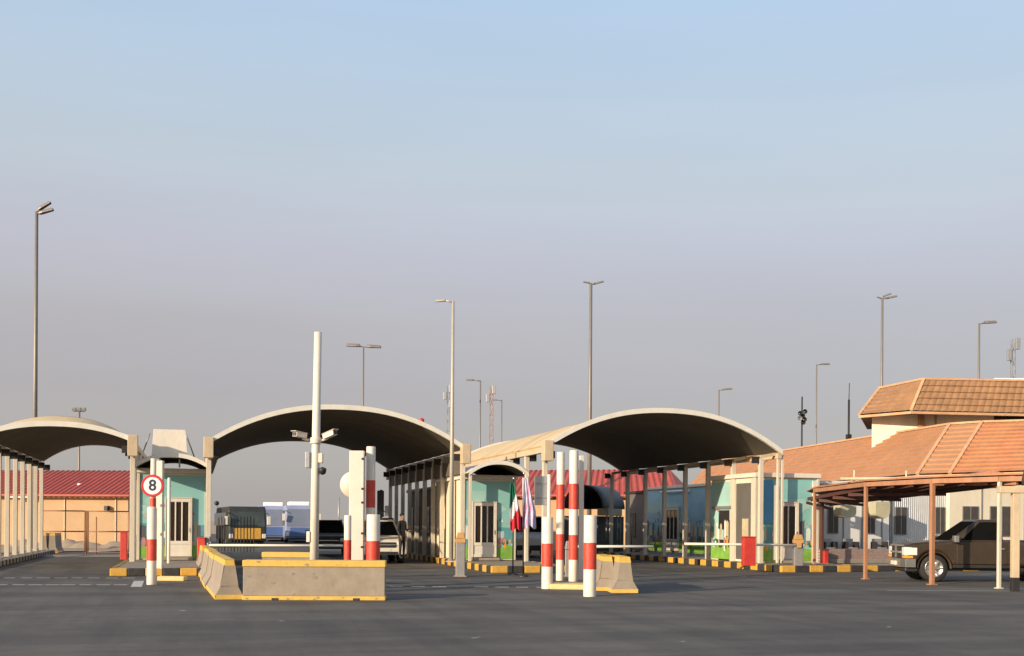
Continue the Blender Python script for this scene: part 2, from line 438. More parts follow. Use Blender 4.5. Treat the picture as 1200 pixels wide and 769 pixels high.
ZS, ZA, CL = 4.55, 5.92, 17.0
canopy(-7.15, -2.15, 41, 57.5, 4.55, 5.42, 'small low vaulted canopy over the narrow lane beside the red roofed wall, far left', 9, .42, boxes=(0, 1))
canopy(.4, 9.8, 41, 58, ZS, ZA, 'wide vaulted canopy over the lane with the coaches and the silver car', 10, valance=True)
canopy(12.1, 21.5, 38, 54.5, ZS, ZA, 'wide vaulted canopy next to the tiled building, its left flank bright in the sun', 8, inset=(0, .68), boxes=(1, 0))

# ------------------------------------------------------------------ islands
island(-2.5, .55, 35.4, 58)
island(9.6, 12.5, 36.2, 55.5)
island(20.2, 23.6, 35.6, 54.5)
island(-7.9, -6.7, 36, 59, .2, .4, 'kerb_white')
# kerbed pavement along the building on the right
island(23.7, 52, 36.0, 62, .22, .75)
island(23.7, 27, 62.1, 70, .2, .6)

# ------------------------------------------------------------------ booths with murals
def mural(w, h, seed, base='teal', sand=False, grass=True):
    """painted scene on a w x h wall, local X right, Z up, wall face towards -Y"""
    r = random.Random(seed); g = MB(); e = .004
    def poly(pts, lay, key): g.face([(x, -e*lay, z) for x, z in pts], key)
    poly([(0, 0), (w, 0), (w, h), (0, h)], 1, base)
    # pale cloud banks
    for k in range(3):
        cx, cz, a, b = r.uniform(.1, .9)*w, r.uniform(.5, .8)*h, r.uniform(.15, .3)*w, r.uniform(.05, .12)*h
        pts = [(min(w, max(0, cx+a*cos(q)*(1+.18*sin(5*q+k)))), min(h, max(0, cz+b*sin(q)*(1+.2*sin(3*q))))) for q in [2*pi*i/20 for i in range(20)]]
        poly(pts, 2+k*.3, 'teal_pale')
    # sea and far towers
    poly([(0, .2*h), (w, .2*h), (w, .40*h), (0, .42*h)], 3, 'sea')
    for k in range(int(w*5)):   # small far sails, gulls and lamps
        cx, cz = r.uniform(.05, .95)*w, r.uniform(.40, .52)*h; a = r.uniform(.03, .08)
        poly([(max(0, cx-a), cz), (min(w, cx+a), cz), (cx, cz+a*2.6)], 3.4+.01*k, r.choice(['mural_white', 'mural_rose', 'mural_sand', 'sea', 'mural_dark']))
    x = 0
    while x < w-.12:
        bw = r.uniform(.08, .26); bh = r.uniform(.08, .24)*h
        if r.random() < .92 and x+bw < w:
            key = r.choice(['mural_white', 'mural_white', 'mural_sand', 'teal_pale', 'mural_dark'])
            poly([(x, .25*h), (x+bw, .25*h), (x+bw, .25*h+bh), (x+bw*.5, .25*h+bh*1.12), (x, .25*h+bh)], 4+r.random()*.5, key)
        x += bw*r.uniform(.6, 1.5)
    for k in range(max(2, int(w*1.4))):
        cx, cz, a = r.uniform(.08, .92)*w, r.uniform(.2, .3)*h, r.uniform(.08, .2)
        pts = [(min(w, max(0, cx+a*cos(q)*(1+.25*sin(4*q+k)))), cz+a*.8*sin(q)*(1+.25*sin(3*q))) for q in [2*pi*i/14 for i in range(14)]]
        poly(pts, 5.2+.1*k, r.choice(['tree_paint', 'tree_paint', 'mural_white', 'mural_rose', 'mural_sand']))
    for k in range(int(w*7)):   # people, bushes and flowers on the lawn
        cx, cz = r.uniform(.03, .97)*w, r.uniform(.15, .24)*h; a = r.uniform(.035, .10); b_ = a*r.uniform(.8, 2.8)
        poly([(min(w, max(0, cx+a*cos(q))), cz+b_*sin(q)) for q in [2*pi*i/9 for i in range(9)]], 6.3+.02*k, r.choice(['mural_white', 'mural_dark', 'mural_rose', 'tree_paint', 'mural_sand', 'deep_blue', 'amber']))
    if grass:
        top = [(w*i/12, .16*h+.02*h*sin(i*1.7+seed)) for i in range(13)]
        poly([(0, 0), (w, 0)]+top[::-1], 6, 'grass_paint')
    # a gliding bird
    bx, bz = w*r.uniform(.2, .4), h*.62
    poly([(bx-.22, bz+.08), (bx, bz-.02), (bx+.24, bz-.12), (bx+.1, bz-.01), (bx+.06, bz+.02)], 7, 'mural_dark')
    poly([(bx-.06, bz+.02), (bx+.02, bz+.15), (bx+.06, bz-.02)], 7.4, 'mural_rose')
    return g

def door(parent, x, y, z, w, h, panes, rz=0):
    pw = (w-.16)/panes; zl = h*.27; zt = h*.94
    g = MB()
    g.bb(0, w, -.055, -.012, 0, zl-.002, 'white_paint'); g.bb(0, w, -.075, -.012, zt+.002, h, 'white_paint'); g.bb(0, w, -.075, -.057, 0, .12, 'white_paint'); g.bb(0, w, -.075, -.057, zl-.12, zl-.002, 'white_paint')
    g.bb(0, .08, -.075, -.012, zl, zt, 'white_paint'); g.bb(w-.08, w, -.075, -.012, zl, zt, 'white_paint')
    for i in range(1, panes):
        xm = .08+i*pw; g.bb(xm-.025, xm+.025, -.07, -.012, zl, zt, 'white_paint')
    for xx in (-.055, w+.005): g.bb(xx, xx+.05, -.09, 0, 0, h+.05, 'cream_paint')
    g.bb(-.004, w+.004, -.09, 0, h+.003, h+.05, 'cream_paint')
    d = g.build('door', parent, .008); d.location = (x, y, z); d.rotation_euler.z = rz
    for i in range(panes):
        g = MB(); x0 = .08+i*pw; g.bb(x0+.003, x0+pw-.003, -.034, -.02, zl+.003, zt-.003, 'glass_brown'); g.build('glass', d)
    g = MB(); g.beam((w-.05, -.11, h*.42), (w-.05, -.11, h*.5), .02, .02, 'steel_grey'); g.beam((w-.05, -.07, h*.46), (w-.05, -.11, h*.46), .015, .015, 'steel_grey'); g.build('handle', d)
    return d

def booth(x0, x1, y0, y1, h, label, seed, dx, dw, dh, panes, dz=.12, base='teal', arch=True, ay=1.5, zb=.24):
    w = x1-x0
    t = thing('toll_booth', label, 'booth', (x0, y0, zb))
    g = MB(); g.bb(0, w, 0, y1-y0, 0, h, 'cream_wall'); g.build('wall', t, .02)
    g = MB(); g.bb(-.1, w+.1, -.12, y1-y0+.1, h+.003, h+.18, 'white_paint'); g.build('roof', t, .02)
    m = mural(w-.1, h-.12, seed, base).build('mural', t, fix=False); m.location = (.05, -.003, .06)
    door(t, dx, -.035, dz, dw, dh, panes)
    g = MB(); g.bb(dx-.1, dx+dw+.1, -.45, -.04, 0, dz-.02, 'concrete'); g.build('step', t, .015)
    g = MB()
    for xx in (0.0, w):
        g.bb(xx-.05, xx+.05, -.062, .02, 0, h, 'cream_paint')
    g.build('corner_trim', t, .01)
    if arch:
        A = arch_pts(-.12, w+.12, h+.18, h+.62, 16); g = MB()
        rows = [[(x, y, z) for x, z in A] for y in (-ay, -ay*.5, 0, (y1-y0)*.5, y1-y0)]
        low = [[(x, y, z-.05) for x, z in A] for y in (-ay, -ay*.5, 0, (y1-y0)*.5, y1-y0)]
        g.grid(rows, 'rim_white'); g.grid(low, 'membrane_shade')
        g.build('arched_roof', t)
        g = MB()
        g.grid([[(x, -ay-.06, z+.05), (x, -ay+.05, z+.05), (x, -ay+.05, z-.1), (x, -ay-.06, z-.1)] for x, z in A], 'rim_white', False, True)
        g.build('arch_rim', t)
        for xx in (-.06, w+.06):
            g = MB(); g.bb(xx-.06, xx+.06, -ay-.03, -ay+.09, 0, h+.14, 'cream_paint'); g.build('post', t, .012)
    return t

booth(-2.05, .35, 43, 47, 3.2, 'teal muralled booth under the white board, behind the 8 speed limit sign', 3, 1.0, .85, 2.15, 3)
b2 = booth(9.95, 12.05, 42, 47, 3.15, 'teal muralled booth with a white three pane door behind the hanging flag', 8, .42, .88, 2.12, 3)
b3 = booth(20.75, 23.45, 38.6, 42.4, 3.3, 'pale teal booth under the tiled roof beside the grey gate cabinet', 12, .98, .78, 2.2, 2, arch=False)
g = MB(); g.bb(.05, .72, -.052, -.04, 1.5, 3.2, 'deep_blue'); g.build('blue_panel', b3)
g = MB(); g.bb(.74, .95, -.055, -.02, .1, 3.0, 'white_paint'); g.build('pilaster', b3)
g = MB(); g.bb(2.45, 2.69, -.07, -.02, 0, 3.2, 'white_paint'); g.build('pilaster', b3)
for k in range(2):
    x = aty(911.2+k*5, 600, 38.2).x-20.75; g = MB(); g.bb(x-.045, x+.045, -.45, -.36, 0, 4.15+.0*k, 'cream_paint'); g.build('post', b3, .01)
# its lane side: cream pilaster, grey roller shutter, flat dark slab painting in a shadowed doorway
for (ya, yb_, za, zb_, px_, key, nm) in ((.0, .28, 0, 3.29, .05, 'cream_paint', 'pilaster'), (.34, 1.55, .1, 3.1, .03, 'shutter_grey', 'shutter'), (1.62, 1.85, 0, 3.29, .06, 'cream_paint', 'pilaster'),
        (2.15, 3.1, 0, 2.05, .02, 'dark_steel', 'doorway'), (1.95, 3.6, 2.1, 2.22, .08, 'steel_grey', 'lintel')):
    g = MB(); g.bb(-px_, -.002, ya, yb_, za, zb_, key); g.build(nm, b3, .008)
g = MB(); g.bb(-.045, -.031, .5, 1.0, .9, 1.7, 'mural_sand'); g.build('notice', b3)
m = mural(1.9, 3.15, 33, 'teal_pale').build('mural', b3, fix=False); m.location = (-.004, 3.78, .06); m.rotation_euler.z = -pi/2
# white board propped on top of the first booth's arch
t = thing('sign_board', 'blank white board on struts above the small booth arch', 'board', (at(197, 534, 40).x, 41.6, 3.95))
g = MB(); g.prism([(-.56, 0), (.68, 0), (.60, 1.02), (-.50, 1.02)], 0, .06, 'white_paint'); o = g.build('panel', t, .008); o.rotation_euler.x = radians(-6)
for s in (-1, 1):
    g = MB(); g.tube([(s*.62, .05, .85), (s*.95, .5, -.05)], .025, 'steel_grey', 6); g.build('strut', t)
    g = MB(); g.tube([(s*.4, .02, 0), (s*.4, .02, -.35)], .03, 'steel_grey', 6); g.build('leg', t)

# ------------------------------------------------------------------ booths in line along the lane islands
def side_booth(x, y0, y1, h, depth, label, kind):
    """its long face looks across the lane, towards -X"""
    w = y1-y0
    t = thing('side_booth', label, 'booth', (x, y1, .22), -pi/2)
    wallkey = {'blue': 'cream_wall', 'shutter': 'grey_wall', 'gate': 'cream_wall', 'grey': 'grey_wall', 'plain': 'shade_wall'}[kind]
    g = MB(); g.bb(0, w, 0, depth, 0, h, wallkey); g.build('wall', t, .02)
    g = MB(); g.bb(-.08, w+.08, -.1, depth+.1, h+.003, h+.15, 'white_paint' if kind == 'blue' else 'dark_steel'); g.build('roof', t, .02)
    if kind == 'blue':
        m = mural(w-.1, h-.1, 21, 'blue_mural').build('mural', t, fix=False); m.location = (.05, -.003, .05)
        door(t, w*.36, -.035, .1, 1.6, 2.25, 3)
        g = MB(); g.tube([(w*.3, -.16, h-.16), (w*.72, -.16, h-.16)], .05, 'bus_white', 8); g.build('lamp_tube', t)
    if kind == 'shutter':
        for k in range(9):
            g = MB(); g.bb(.2, w-.2, -.03-.012*(k % 2), 0, .1+k*.29, .37+k*.29, 'shutter_grey')
            g.build('shutter_slat', t, .01)
        g = MB(); g.bb(w*.3, w*.5, -.075, -.04, .9, 1.7, 'mural_white'); g.build('notice', t)
    if kind == 'gate':
        g = MB(); g.bb(.35, w-.5, -.05, -.002, 0, 2.0, 'dark_steel'); g.build('doorway', t)
        g = MB(); g.bb(.0, .3, -.12, -.004, 0, h, 'white_paint'); g.build('pilaster', t, .02)
        g = MB(); g.beam((.35, -.08, 2.05), (w-.4, -.08, 2.05), .06, .1, 'steel_grey'); g.build('lintel', t)
    if kind == 'grey':
        g = MB(); g.bb(w*.3, w*.6, -.03, -.003, .7, 2.1, 'black_plastic'); g.build('window', t)
        g = MB(); g.bb(w*.1, w*.22, -.03, -.003, 1.2, 2.4, 'steel_grey'); g.build('notice', t)
    if kind == 'plain':
        for k in range(int(w/1.6)):
            xx = .5+k*1.6
            g = MB(); g.bb(xx, xx+.9, -.03, -.003, 1.0, 2.2, 'glass'); g.build('window', t)
    return t
side_booth(24.0, 49.0, 57.3, 3.35, 2.2, 'blue muralled booth with a white lamp tube, seen through the posts of the right canopy', 'blue')
side_booth(24.0, 57.6, 60.2, 3.2, 2.2, 'dark grey kiosk at the far end of the blue booth', 'grey')
# booths under the middle canopy's right row: long faces look into the dark lane
side_booth(10.35, 47.2, 51.6, 2.95, 1.5, 'booth coloured dark for the shade behind the person in black', 'plain')
side_booth(10.35, 51.9, 55.6, 2.95, 1.5, 'booth coloured dark for shade at the far end of the lane, past the silver car', 'plain')

# ------------------------------------------------------------------ red roofed sheds behind
def ribbed(bl, br, tr, tl, n, amp, key, g, nr=2):
    bl, br, tr, tl = [Vector(p) for p in (bl, br, tr, tl)]
    nrm = (br-bl).cross(tl-bl).normalized(); rows = []
    for j in range(nr+1):
        a, b = bl.lerp(tl, j/nr), br.lerp(tr, j/nr); row = []
        for i in range(n*4+1):
            o = amp*(1 if (i % 4) in (1, 2) else 0)
            row.append(a.lerp(b, i/(n*4))+nrm*o)
        rows.append(row)
    g.grid(rows, key, False)

def shed(name, a, b, depth, hw, hr, label, hip=0.):
    a, b = Vector(a), Vector(b); a.z = b.z = 0; L = (b-a).length; rz = atan2((b-a).y, (b-a).x)
    t = thing(name, label, 'building', a, rz)
    g = MB(); g.bb(0, L, 0, depth, 0, hw, 'beige_wall'); g.build('wall', t, .03)
    g = MB(); n = int(L/.36); m = depth/2
    ribbed((-.3, -.5, hw-.05), (L+.3, -.5, hw-.05), (L+.3-hip, m, hr), (-.3, m, hr), n, .06, 'red_sheet', g)
    ribbed((L+.3, depth+.5, hw-.05), (-.3, depth+.5, hw-.05), (-.3, m, hr), (L+.3-hip, m, hr), n, .06, 'red_sheet', g)
    g.face([(-.3, -.5, hw-.05), (-.3, m, hr), (-.3, depth+.5, hw-.05)], 'red_sheet'); g.face([(L+.3, -.5, hw-.05), (L+.3-hip, m, hr), (L+.3, depth+.5, hw-.05)], 'red_sheet')
    g.build('roof', t)
    g = MB(); g.bb(-.35, L+.35, -.62, -.5, hw-.16, hw-.02, 'red_sheet'); g.build('gutter', t, .02)
    return t
sh1 = shed('shed', at(-190, 640, 74), at(150, 640, 71.5), 9, 3.35, 5.05, 'beige walled shed with a ribbed red roof behind the chain link gate')
g = MB()
g.bb(12.6, 13.9, -.66, -.63, 3.08, 3.17, 'mural_white'); g.build('strip_lamp', sh1)
for k, x in enumerate((9.5, 16.0, 19.5)):
    g = MB(); g.bb(x, x+.07, -.07, -.003, 0, 3.1, 'tan_paint'); g.build('downpipe', sh1)
g = MB(); g.box((19.0, -.18, 2.45), (.22, .34, .3), 'dark_steel'); g.build('wall_lamp', sh1)
g = MB(); g.lathe([(0, .16), (.14, .15), (.18, .06), (.16, 0), (0, 0)], 'bus_white', c=(16.2, 1.6, 3.95), n=12); g.build('roof_vent', sh1)
sh2 = shed('shed', at(560, 640, 70), at(791, 640, 66.5), 8, 3.5, 5.15, 'shed with a ribbed red roof glimpsed between the striped posts and the blue booth', 1.2)

# earth bank at the shed's foot
g = MB(); A, B = at(20, 640, 69.5), at(235, 640, 66.5); rows = []
for j in range(7):
    row = []
    for i in range(41):
        p = A.lerp(B, i/40); y = p.y-3.2+j*.55
        hgt = .5*sin(pi*min(1, j/6*.8))*(.6+.3*sin(i*.9)*sin(i*.37+1))*(.55+.9*random.random())
        row.append((p.x, y, max(-.02, hgt)))
    rows.append(row)
g.grid(rows, 'sand'); structure(g, 'earth_bank')

# chain-link gate across the left lane
pL, pR = gnd(46, 650), gnd(152, 649.5)
gL = (pR-pL).length; t = thing('mesh_gate', 'rusty double leaf mesh gate in front of the beige shed', 'gate', pL, atan2((pR-pL).y, (pR-pL).x))
hg = 2.12
for k in range(2):
    x0, x1 = (0.05, gL/2-.03) if k == 0 else (gL/2+.12, gL-.05)
    g = MB()
    for a, b in (((x0, 0, .12), (x0, 0, hg)), ((x1, 0, .12), (x1, 0, hg)), ((x0, 0, hg), (x1, 0, hg)), ((x0, 0, 1.12), (x1, 0, 1.12)), ((x0, 0, .14), (x1, 0, .14))):
        g.tube([a, b], .035, 'rust', 6)
    lf = g.build('gate_leaf', t)
    g = MB(); n = int((x1-x0)/.16)
    for i in range(-int(hg/.16), n):
        a = x0+i*.16
        for s in (1, -1):
            q0, q1 = (a, .14), (a+hg-.14, hg)
            xa, xb = max(q0[0], x0), min(q1[0], x1)
            if xb <= xa: continue
            za, zb_ = .14+(xa-a), .14+(xb-a)
            if s < 0: xa, xb = x0+x1-xa, x0+x1-xb
            g.beam((xa, .004*s, za), (xb, .004*s, zb_), .005, .005, 'galvanised')
    g.build('mesh', lf)
g = MB(); g.tube([(gL/2+.5, 0, 0), (gL/2+.5, 0, 1.85)], .03, 'rust', 6); g.build('stay_post', t)
g = MB(); g.tube([(gL/2+.045, .0, 0), (gL/2+.045, .0, 2.15)], .035, 'rust', 8); g.build('centre_post', t)

# ------------------------------------------------------------------ barriers
def stains(g, x0, x1, y, z0, z1, n, key='kerb_black'):
    for k in range(n):
        cx, cz, a = random.uniform(x0, x1), random.uniform(z0, z1), random.uniform(.012, .05)
        g.face([(cx+a*cos(q)*(1+.4*sin(3*q+k)), y, cz+a*.6*sin(q)*(1+.3*sin(2*q+k))) for q in [2*pi*i/9 for i in range(9)]], key)
def jersey(L, h=.85, wb=.6, wt=.2):
    """local X along the length, origin at mid foot"""
    prof = [(-wb/2, 0), (wb/2, 0), (wb/2, .08), (wb*.30, .30), (wt/2, h), (-wt/2, h), (-wb*.30, .30), (-wb/2, .08)]
    prof2 = [(-wb/2, .1), (-wb*.30, .30)]
    def row(p, keys): pass
    g = MB()
    yb = .09; yt = h-.13
    def wz(z):
        if z <= .08: return wb/2
        if z <= .30: return wb/2+(wb*.30-wb/2)*(z-.08)/.22
        return wb*.30+(wt/2-wb*.30)*(z-.30)/(h-.30)
    zs = [0, .08, yb, .30, yt, h]
    for i in range(len(zs)-1):
        z0, z1 = zs[i], zs[i+1]
        key = 'yellow_paint' if (z1 <= yb+.001 or z0 >= yt-.001) else 'concrete'
        w0, w1 = wz(z0), wz(z1)
        x = L/2
        g.face([(-x, -w0, z0), (x, -w0, z0), (x, -w1, z1), (-x, -w1, z1)], key)
        g.face([(x, w0, z0), (-x, w0, z0), (-x, w1, z1), (x, w1, z1)], key)
        g.face([(x, -w0, z0), (x, w0, z0), (x, w1, z1), (x, -w1, z1)], key)
        g.face([(-x, w0, z0), (-x, -w0, z0), (-x, -w1, z1), (-x, w1, z1)], key)
    x = L/2
    g.face([(-x, -wt/2, h), (x, -wt/2, h), (x, wt/2, h), (-x, wt/2, h)], 'yellow_paint')
    return g
def place_jersey(a, b, label, h=.85, grp=None, wb=.6, wt=.2, gap=.03):
    a, b = Vector((a[0], a[1], 0)), Vector((b[0], b[1], 0)); d = b-a
    g = jersey(d.length-gap, h, wb, wt); bm_name = 'concrete_barrier'
    o = g.build(bm_name, None, fix=True)
    # weld shared rows so the bevel rounds the true corners
    bm = bmesh.new(); bm.from_mesh(o.data); bmesh.ops.remove_doubles(bm, verts=bm.verts, dist=1e-4); bm.to_mesh(o.data); bm.free()
    md = o.modifiers.new('bevel', 'BEVEL'); md.width = .018; md.segments = 2; md.limit_method = 'ANGLE'; md.angle_limit = radians(35)
    o.location = (a+b)/2; o.rotation_euler.z = atan2(d.y, d.x)
    return tag(o, label, 'barrier', grp)
# big slab facing the road: upright faced block
a, b = gnd(283.5, 703.5), gnd(451.5, 704)
d = (b-a).normalized(); nrm = Vector((-d.y, d.x, 0))
g = MB(); L = (b-a).length; h = .86
def slab(g, L, h, w, key='concrete', top='yellow_paint', bt=.09, tt=.14):
    g.bb(0, L, 0, w, .0, bt, top); g.bb(.012, L-.012, .03, w-.03, bt, h-tt, key); g.bb(0, L, .008, w-.008, h-tt, h, top)
slab(g, L, h, .5)
stains(g, .1, L-.1, .024, .12, .66, 9, 'pavement'); stains(g, .1, L-.1, .004, .74, .84, 5, 'concrete'); stains(g, .1, L-.1, -.004, .02, .07, 9, 'concrete')
for xx in (.62, L-.7): g.bb(xx, xx+.16, -.006, .05, 0, .055, 'kerb_black')
o = g.build('concrete_barrier', None, .015); o.location = a; o.rotation_euler.z = atan2(d.y, d.x)
tag(o, 'long concrete barrier facing the road with yellow painted top and foot', 'barrier')
# yellow topped one behind it
a2 = at(306.5, 650, 28.6); b2_ = at(367, 650, 28.6); a2.z = b2_.z = 0
g = MB(); slab(g, (b2_-a2).length, .9, .4); o = g.build('concrete_barrier', None, .015); o.location = a2; o.rotation_euler.z = -TH
tag(o, 'short yellow topped barrier just behind the long road facing barrier', 'barrier')
# row of four running back from its left end
s0, s1 = gnd(266, 703), gnd(237, 667); s0.x += .0
off = Vector((0, .12, 0))
seg_lab = ['nearest barrier of the row running back, end face towards the road', 'second barrier of the row running back beside the long slab',
           'third barrier of the row running back towards the middle canopy', 'farthest barrier of the row running back, by the red guard box']
for i in range(4):
    p, q = s0.lerp(s1, i/4), s0.lerp(s1, (i+1)/4)
    j = Vector((.05-.07*(i % 2), 0, 0))
    place_jersey(p+off+j, q+off+j*.2, seg_lab[i], .86, 'barriers running back along the middle lane')
# pair end-on beside the striped bollards
for i, (u0, v0, lab) in enumerate(((732.5, 695.0, 'concrete barrier with yellow top end-on, beside the short right bollard, front one'), (711.5, 692.5, 'concrete barrier with yellow top tucked close behind the front end-on one'))):
    p = gnd(u0, v0); q = p+Vector((.42+.1*i, 1.9, 0))
    place_jersey(p, q, lab, .88, 'end-on barriers by the striped bollards', .66, .24)
# two distant ones inside the gate
for i, (u, lab) in enumerate(((50.5, 'dark dirty barrier behind the mesh gate, left of the pair'), (61, 'pale yellow barrier behind the mesh gate, right of the pair'))):
    p = gnd(u, 648); o = place_jersey(p, p+Vector((.12, 1.6, 0)), lab, 1.0, None, .55, .25)
# ------------------------------------------------------------------ bollards and posts
def banded(name, base, r, h, bands, label, group=None, key='white_paint', n=20, cap=True, rect=False):
    t = thing(name, label, 'post' if r < .12 else 'bollard', (base.x, base.y, base.z), 0, group)
    cuts = [0]+[z for b in bands for z in b]+[h]
    def ring(z0, z1, key, nm, rr):
        g = MB()
        if rect: g.bb(-rr, rr, -rr*.7, rr*.7, z0, z1, key); g.build(nm, t, .012)
        else:
            prof = [(rr, z0), (rr, z1)]
            if z1 >= h-1e-6: prof = [(rr, z0), (rr, z1-.02), (rr*.92, z1), (0, z1+.004)]
            g.lathe(prof, key, n=n); g.build(nm, t)
    ring(0, h, key, 'shaft', r)
    for z0, z1 in bands: ring(z0, z1, 'red_paint', 'red_band', r+.004)
    return t
def upx(u, vb, vt, z0=0.):
    """ground point and height of an upright sighted at column u from vb to vt"""
    p = atz(u, vb, z0); dx, dy = _un(u, vb); d = F*(EYE-z0)/dy
    q = at(u, vt, d); return p, q.z-z0, d
def hz(u, v, d, z0=0.): return at(u, v, d).z-z0

# right cluster, on a low yellow plinth
pl = gnd(672, 692)
g = MB(); 
pa, pb = gnd(644, 691), gnd(702, 692); dd = (pb-pa); ang = atan2(dd.y, dd.x)
g.bb(0, dd.length, 0, 1.0, 0, .14, 'pale_yellow'); o = g.build('plinth', None, .03); o.location = pa; o.rotation_euler.z = ang
tag(o, 'low yellow plinth under the tall striped posts', 'plinth')
p, h, d = upx(641, 690, 606); banded('bollard', p, .145, h, [(hz(641, 664, d), hz(641, 637, d))], 'short thick bollard with one red band, left of the two tall striped posts', 'thick striped bollards')
p, h, d = upx(691, 699, 604); banded('bollard', p, .15, h, [(hz(691, 667, d), hz(691, 636, d))], 'short thick bollard with one red band, beside the end-on barriers', 'thick striped bollards')
p, h, d = upx(656, 686, 530, .0); p.z = .13; banded('striped_post', p, .108, h-.13, [(hz(656, 656, d, .13), hz(656, 626, d, .13)), (hz(656, 597, d, .13), hz(656, 568, d, .13))], 'tall thin post with two red bands, left of the tall pair', 'tall striped posts')
p, h, d = upx(671.5, 687, 528); p.z = .13; banded('striped_post', p, .122, h-.13, [(hz(671, 656, d, .13), hz(671, 627, d, .13)), (hz(671, 597, d, .13), hz(671, 567, d, .13))], 'tall post with two red bands next to the plain white post', 'tall striped posts')
p, h, d = upx(680.5, 685, 534); p.z = .13; banded('plain_post', p, .062, h-.13, [], 'plain thin white post right of the tall striped pair', rect=True, key='pinkish_white')
# sign seen from behind on a thin pole
p, h, d = upx(642.5, 686, 556); t = thing('sign', 'grey board seen from behind on a thin white pole by the striped posts', 'sign', (p.x, p.y, 0), -TH)
g = MB(); g.tube([(0, 0, 0), (0, 0, h)], .045, 'white_paint', 10); g.build('pole', t)
z0, z1 = hz(636, 592, d), hz(636, 558, d)
g = MB(); g.bb(-.40, .04, .06, .11, z0, z1, 'galvanised'); g.build('board', t, .01)
for zz in (z0+.2, z1-.2):
    g = MB(); g.bb(-.36, .06, .045, .06, zz-.02, zz+.02, 'steel_grey'); g.build('bracket', t)

# centre cluster behind the long barrier
p, h, d = upx(437, 693, 603); banded('bollard', p, .165, h, [(.3, hz(437, 634, d))], 'thick bollard with a red foot behind the long barrier', 'thick striped bollards')
p, h, d = upx(433.5, 689, 523.5); banded('striped_post', p, .118, h, [(hz(433, 595, d), hz(433, 563, d)), (hz(433, 657, d), hz(433, 627, d))], 'tall white post with red bands beside the square housing column', 'tall striped posts')
p, h, d = upx(407, 691, 604); banded('bollard', p, .09, h, [(.3, hz(407, 633, d))], 'slim bollard half hidden left of the square housing column')
p, h, d = upx(417.5, 689.5, 528.5)
t = thing('housing_column', 'tall square white housing column with small bolts, behind the long barrier', 'column', (p.x, p.y, 0), -TH)
g = MB(); g.bb(-.185, .185, -.12, .12, 0, h, 'pinkish_white'); g.build('housing', t, .015)
for v in (538, 573, 589, 625, 641):
    z = hz(425, v, d); g = MB(); g.box((.16, -.125, z), (.07, .03, .05), 'dark_steel'); g.build('hinge', t)
p, h, d = upx(409, 682, 553)
t = thing('round_sign', 'round pale disc seen from behind, half hidden by the square housing column', 'sign', (p.x, p.y, 0), -TH)
g = MB(); g.tube([(.1, .03, 0), (.1, .03, h-.1)], .04, 'galvanised', 8); g.build('pole', t)
g = MB(); zc = hz(409, 568, d); g.lathe([(0, -.01), (.37, -.01), (.38, .0), (.37, .015), (0, .015)], 'cream_paint', 'Y', (.1, 0, zc), 28); g.build('disc', t)
# camera mast
p, h, d = upx(367.5, 697.5, 389.5)
t = thing('camera_mast', 'tall plain white mast carrying two security cameras behind the long barrier', 'mast', (p.x, p.y, 0), -TH)
g = MB(); g.tube([(0, 0, 0), (0.02, 0, h*.5), (.055, 0, h)], .105, 'white_paint', 16, True, .088); g.build('pole', t)
zc = hz(367, 512, d)
g = MB(); g.tube([(.02, 0, zc-.16), (.02, 0, zc-.02)], .135, 'white_paint', 14); g.build('clamp', t, .01)
def cam(x, rz, tilt, nm):
    g = MB(); g.bb(-.065, .065, -.27, .1, -.055, .055, 'white_paint'); g.bb(-.08, .08, -.33, .11, .056, .072, 'white_paint')
    g.box((0, -.275, 0), (.1, .02, .08), 'black_plastic')
    o = g.build('camera', t, .012); o.location = (x, -.06, zc+.02); o.rotation_euler = (tilt, 0, rz)
    g = MB(); g.tube([(.02, 0, zc-.08), (x*.6, -.02, zc-.08), (x, -.03, zc-.04)], .03, 'white_paint', 8); g.build('bracket', t)
cam(.30, radians(50), radians(-14), 1); cam(-.28, radians(-28), radians(-4), 2)
g = MB(); g.bb(-.2, -.1, -.1, .1, zc-.72, zc-.35, 'galvanised'); g.bb(.1, .19, -.08, .08, zc-.6, zc-.38, 'white_paint'); g.build('control_box', t, .01)
g = MB(); g.lathe([(.01, -.1), (.07, -.07), (.09, 0), (.09, .05), (.02, .08)], 'black_plastic', c=(.19, -.04, zc-.78), n=14); g.build('dome_camera', t)
z1 = hz(367, 610, d); 
for s in (0,):
    g = MB(); g.bb(-.16, -.08, -.1, .05, z1-.5, z1-.25, 'white_paint'); g.build('junction_box', t, .01)

p, h, d = upx(446, 657, 574)
t = thing('signal_box', 'black signal box on a post behind the thick bollard, left of the silver car', 'signal', (p.x, p.y, 0), -TH)
g = MB(); g.tube([(0, 0, 0), (0, 0, h)], .05, 'dark_steel', 8); g.build('pole', t)
z0, z1 = hz(446, 606, d), hz(446, 575, d)
g = MB(); g.bb(-.16, .12, -.14, .1, z0, z1, 'black_plastic'); g.build('box', t, .02)
g = MB(); g.bb(.18, .34, -.1, .0, z0+.05, z0+.5, 'galvanised'); g.beam((.0, -.05, z0+.25), (.25, -.05, z0+.25), .04, .04, 'dark_steel'); g.build('reader', t, .01)
g = MB(); g.bb(-.1, .55, -.2, .12, z0-.16, z0-.04, 'dark_steel'); g.build('shelf', t, .01)
q = at(496, 489.5, 41.5); g = MB(); g.lathe([(.05, 0), (.05, .1), (.1, .1), (.1, .24), (.02, .3), (0, .3)], 'red_box', n=12); o = g.build('beacon_lamp'); o.location = (q.x, q.y+.3, q.z-.28)
tag(o, 'small dull red beacon on top of the middle canopy edge', 'beacon')
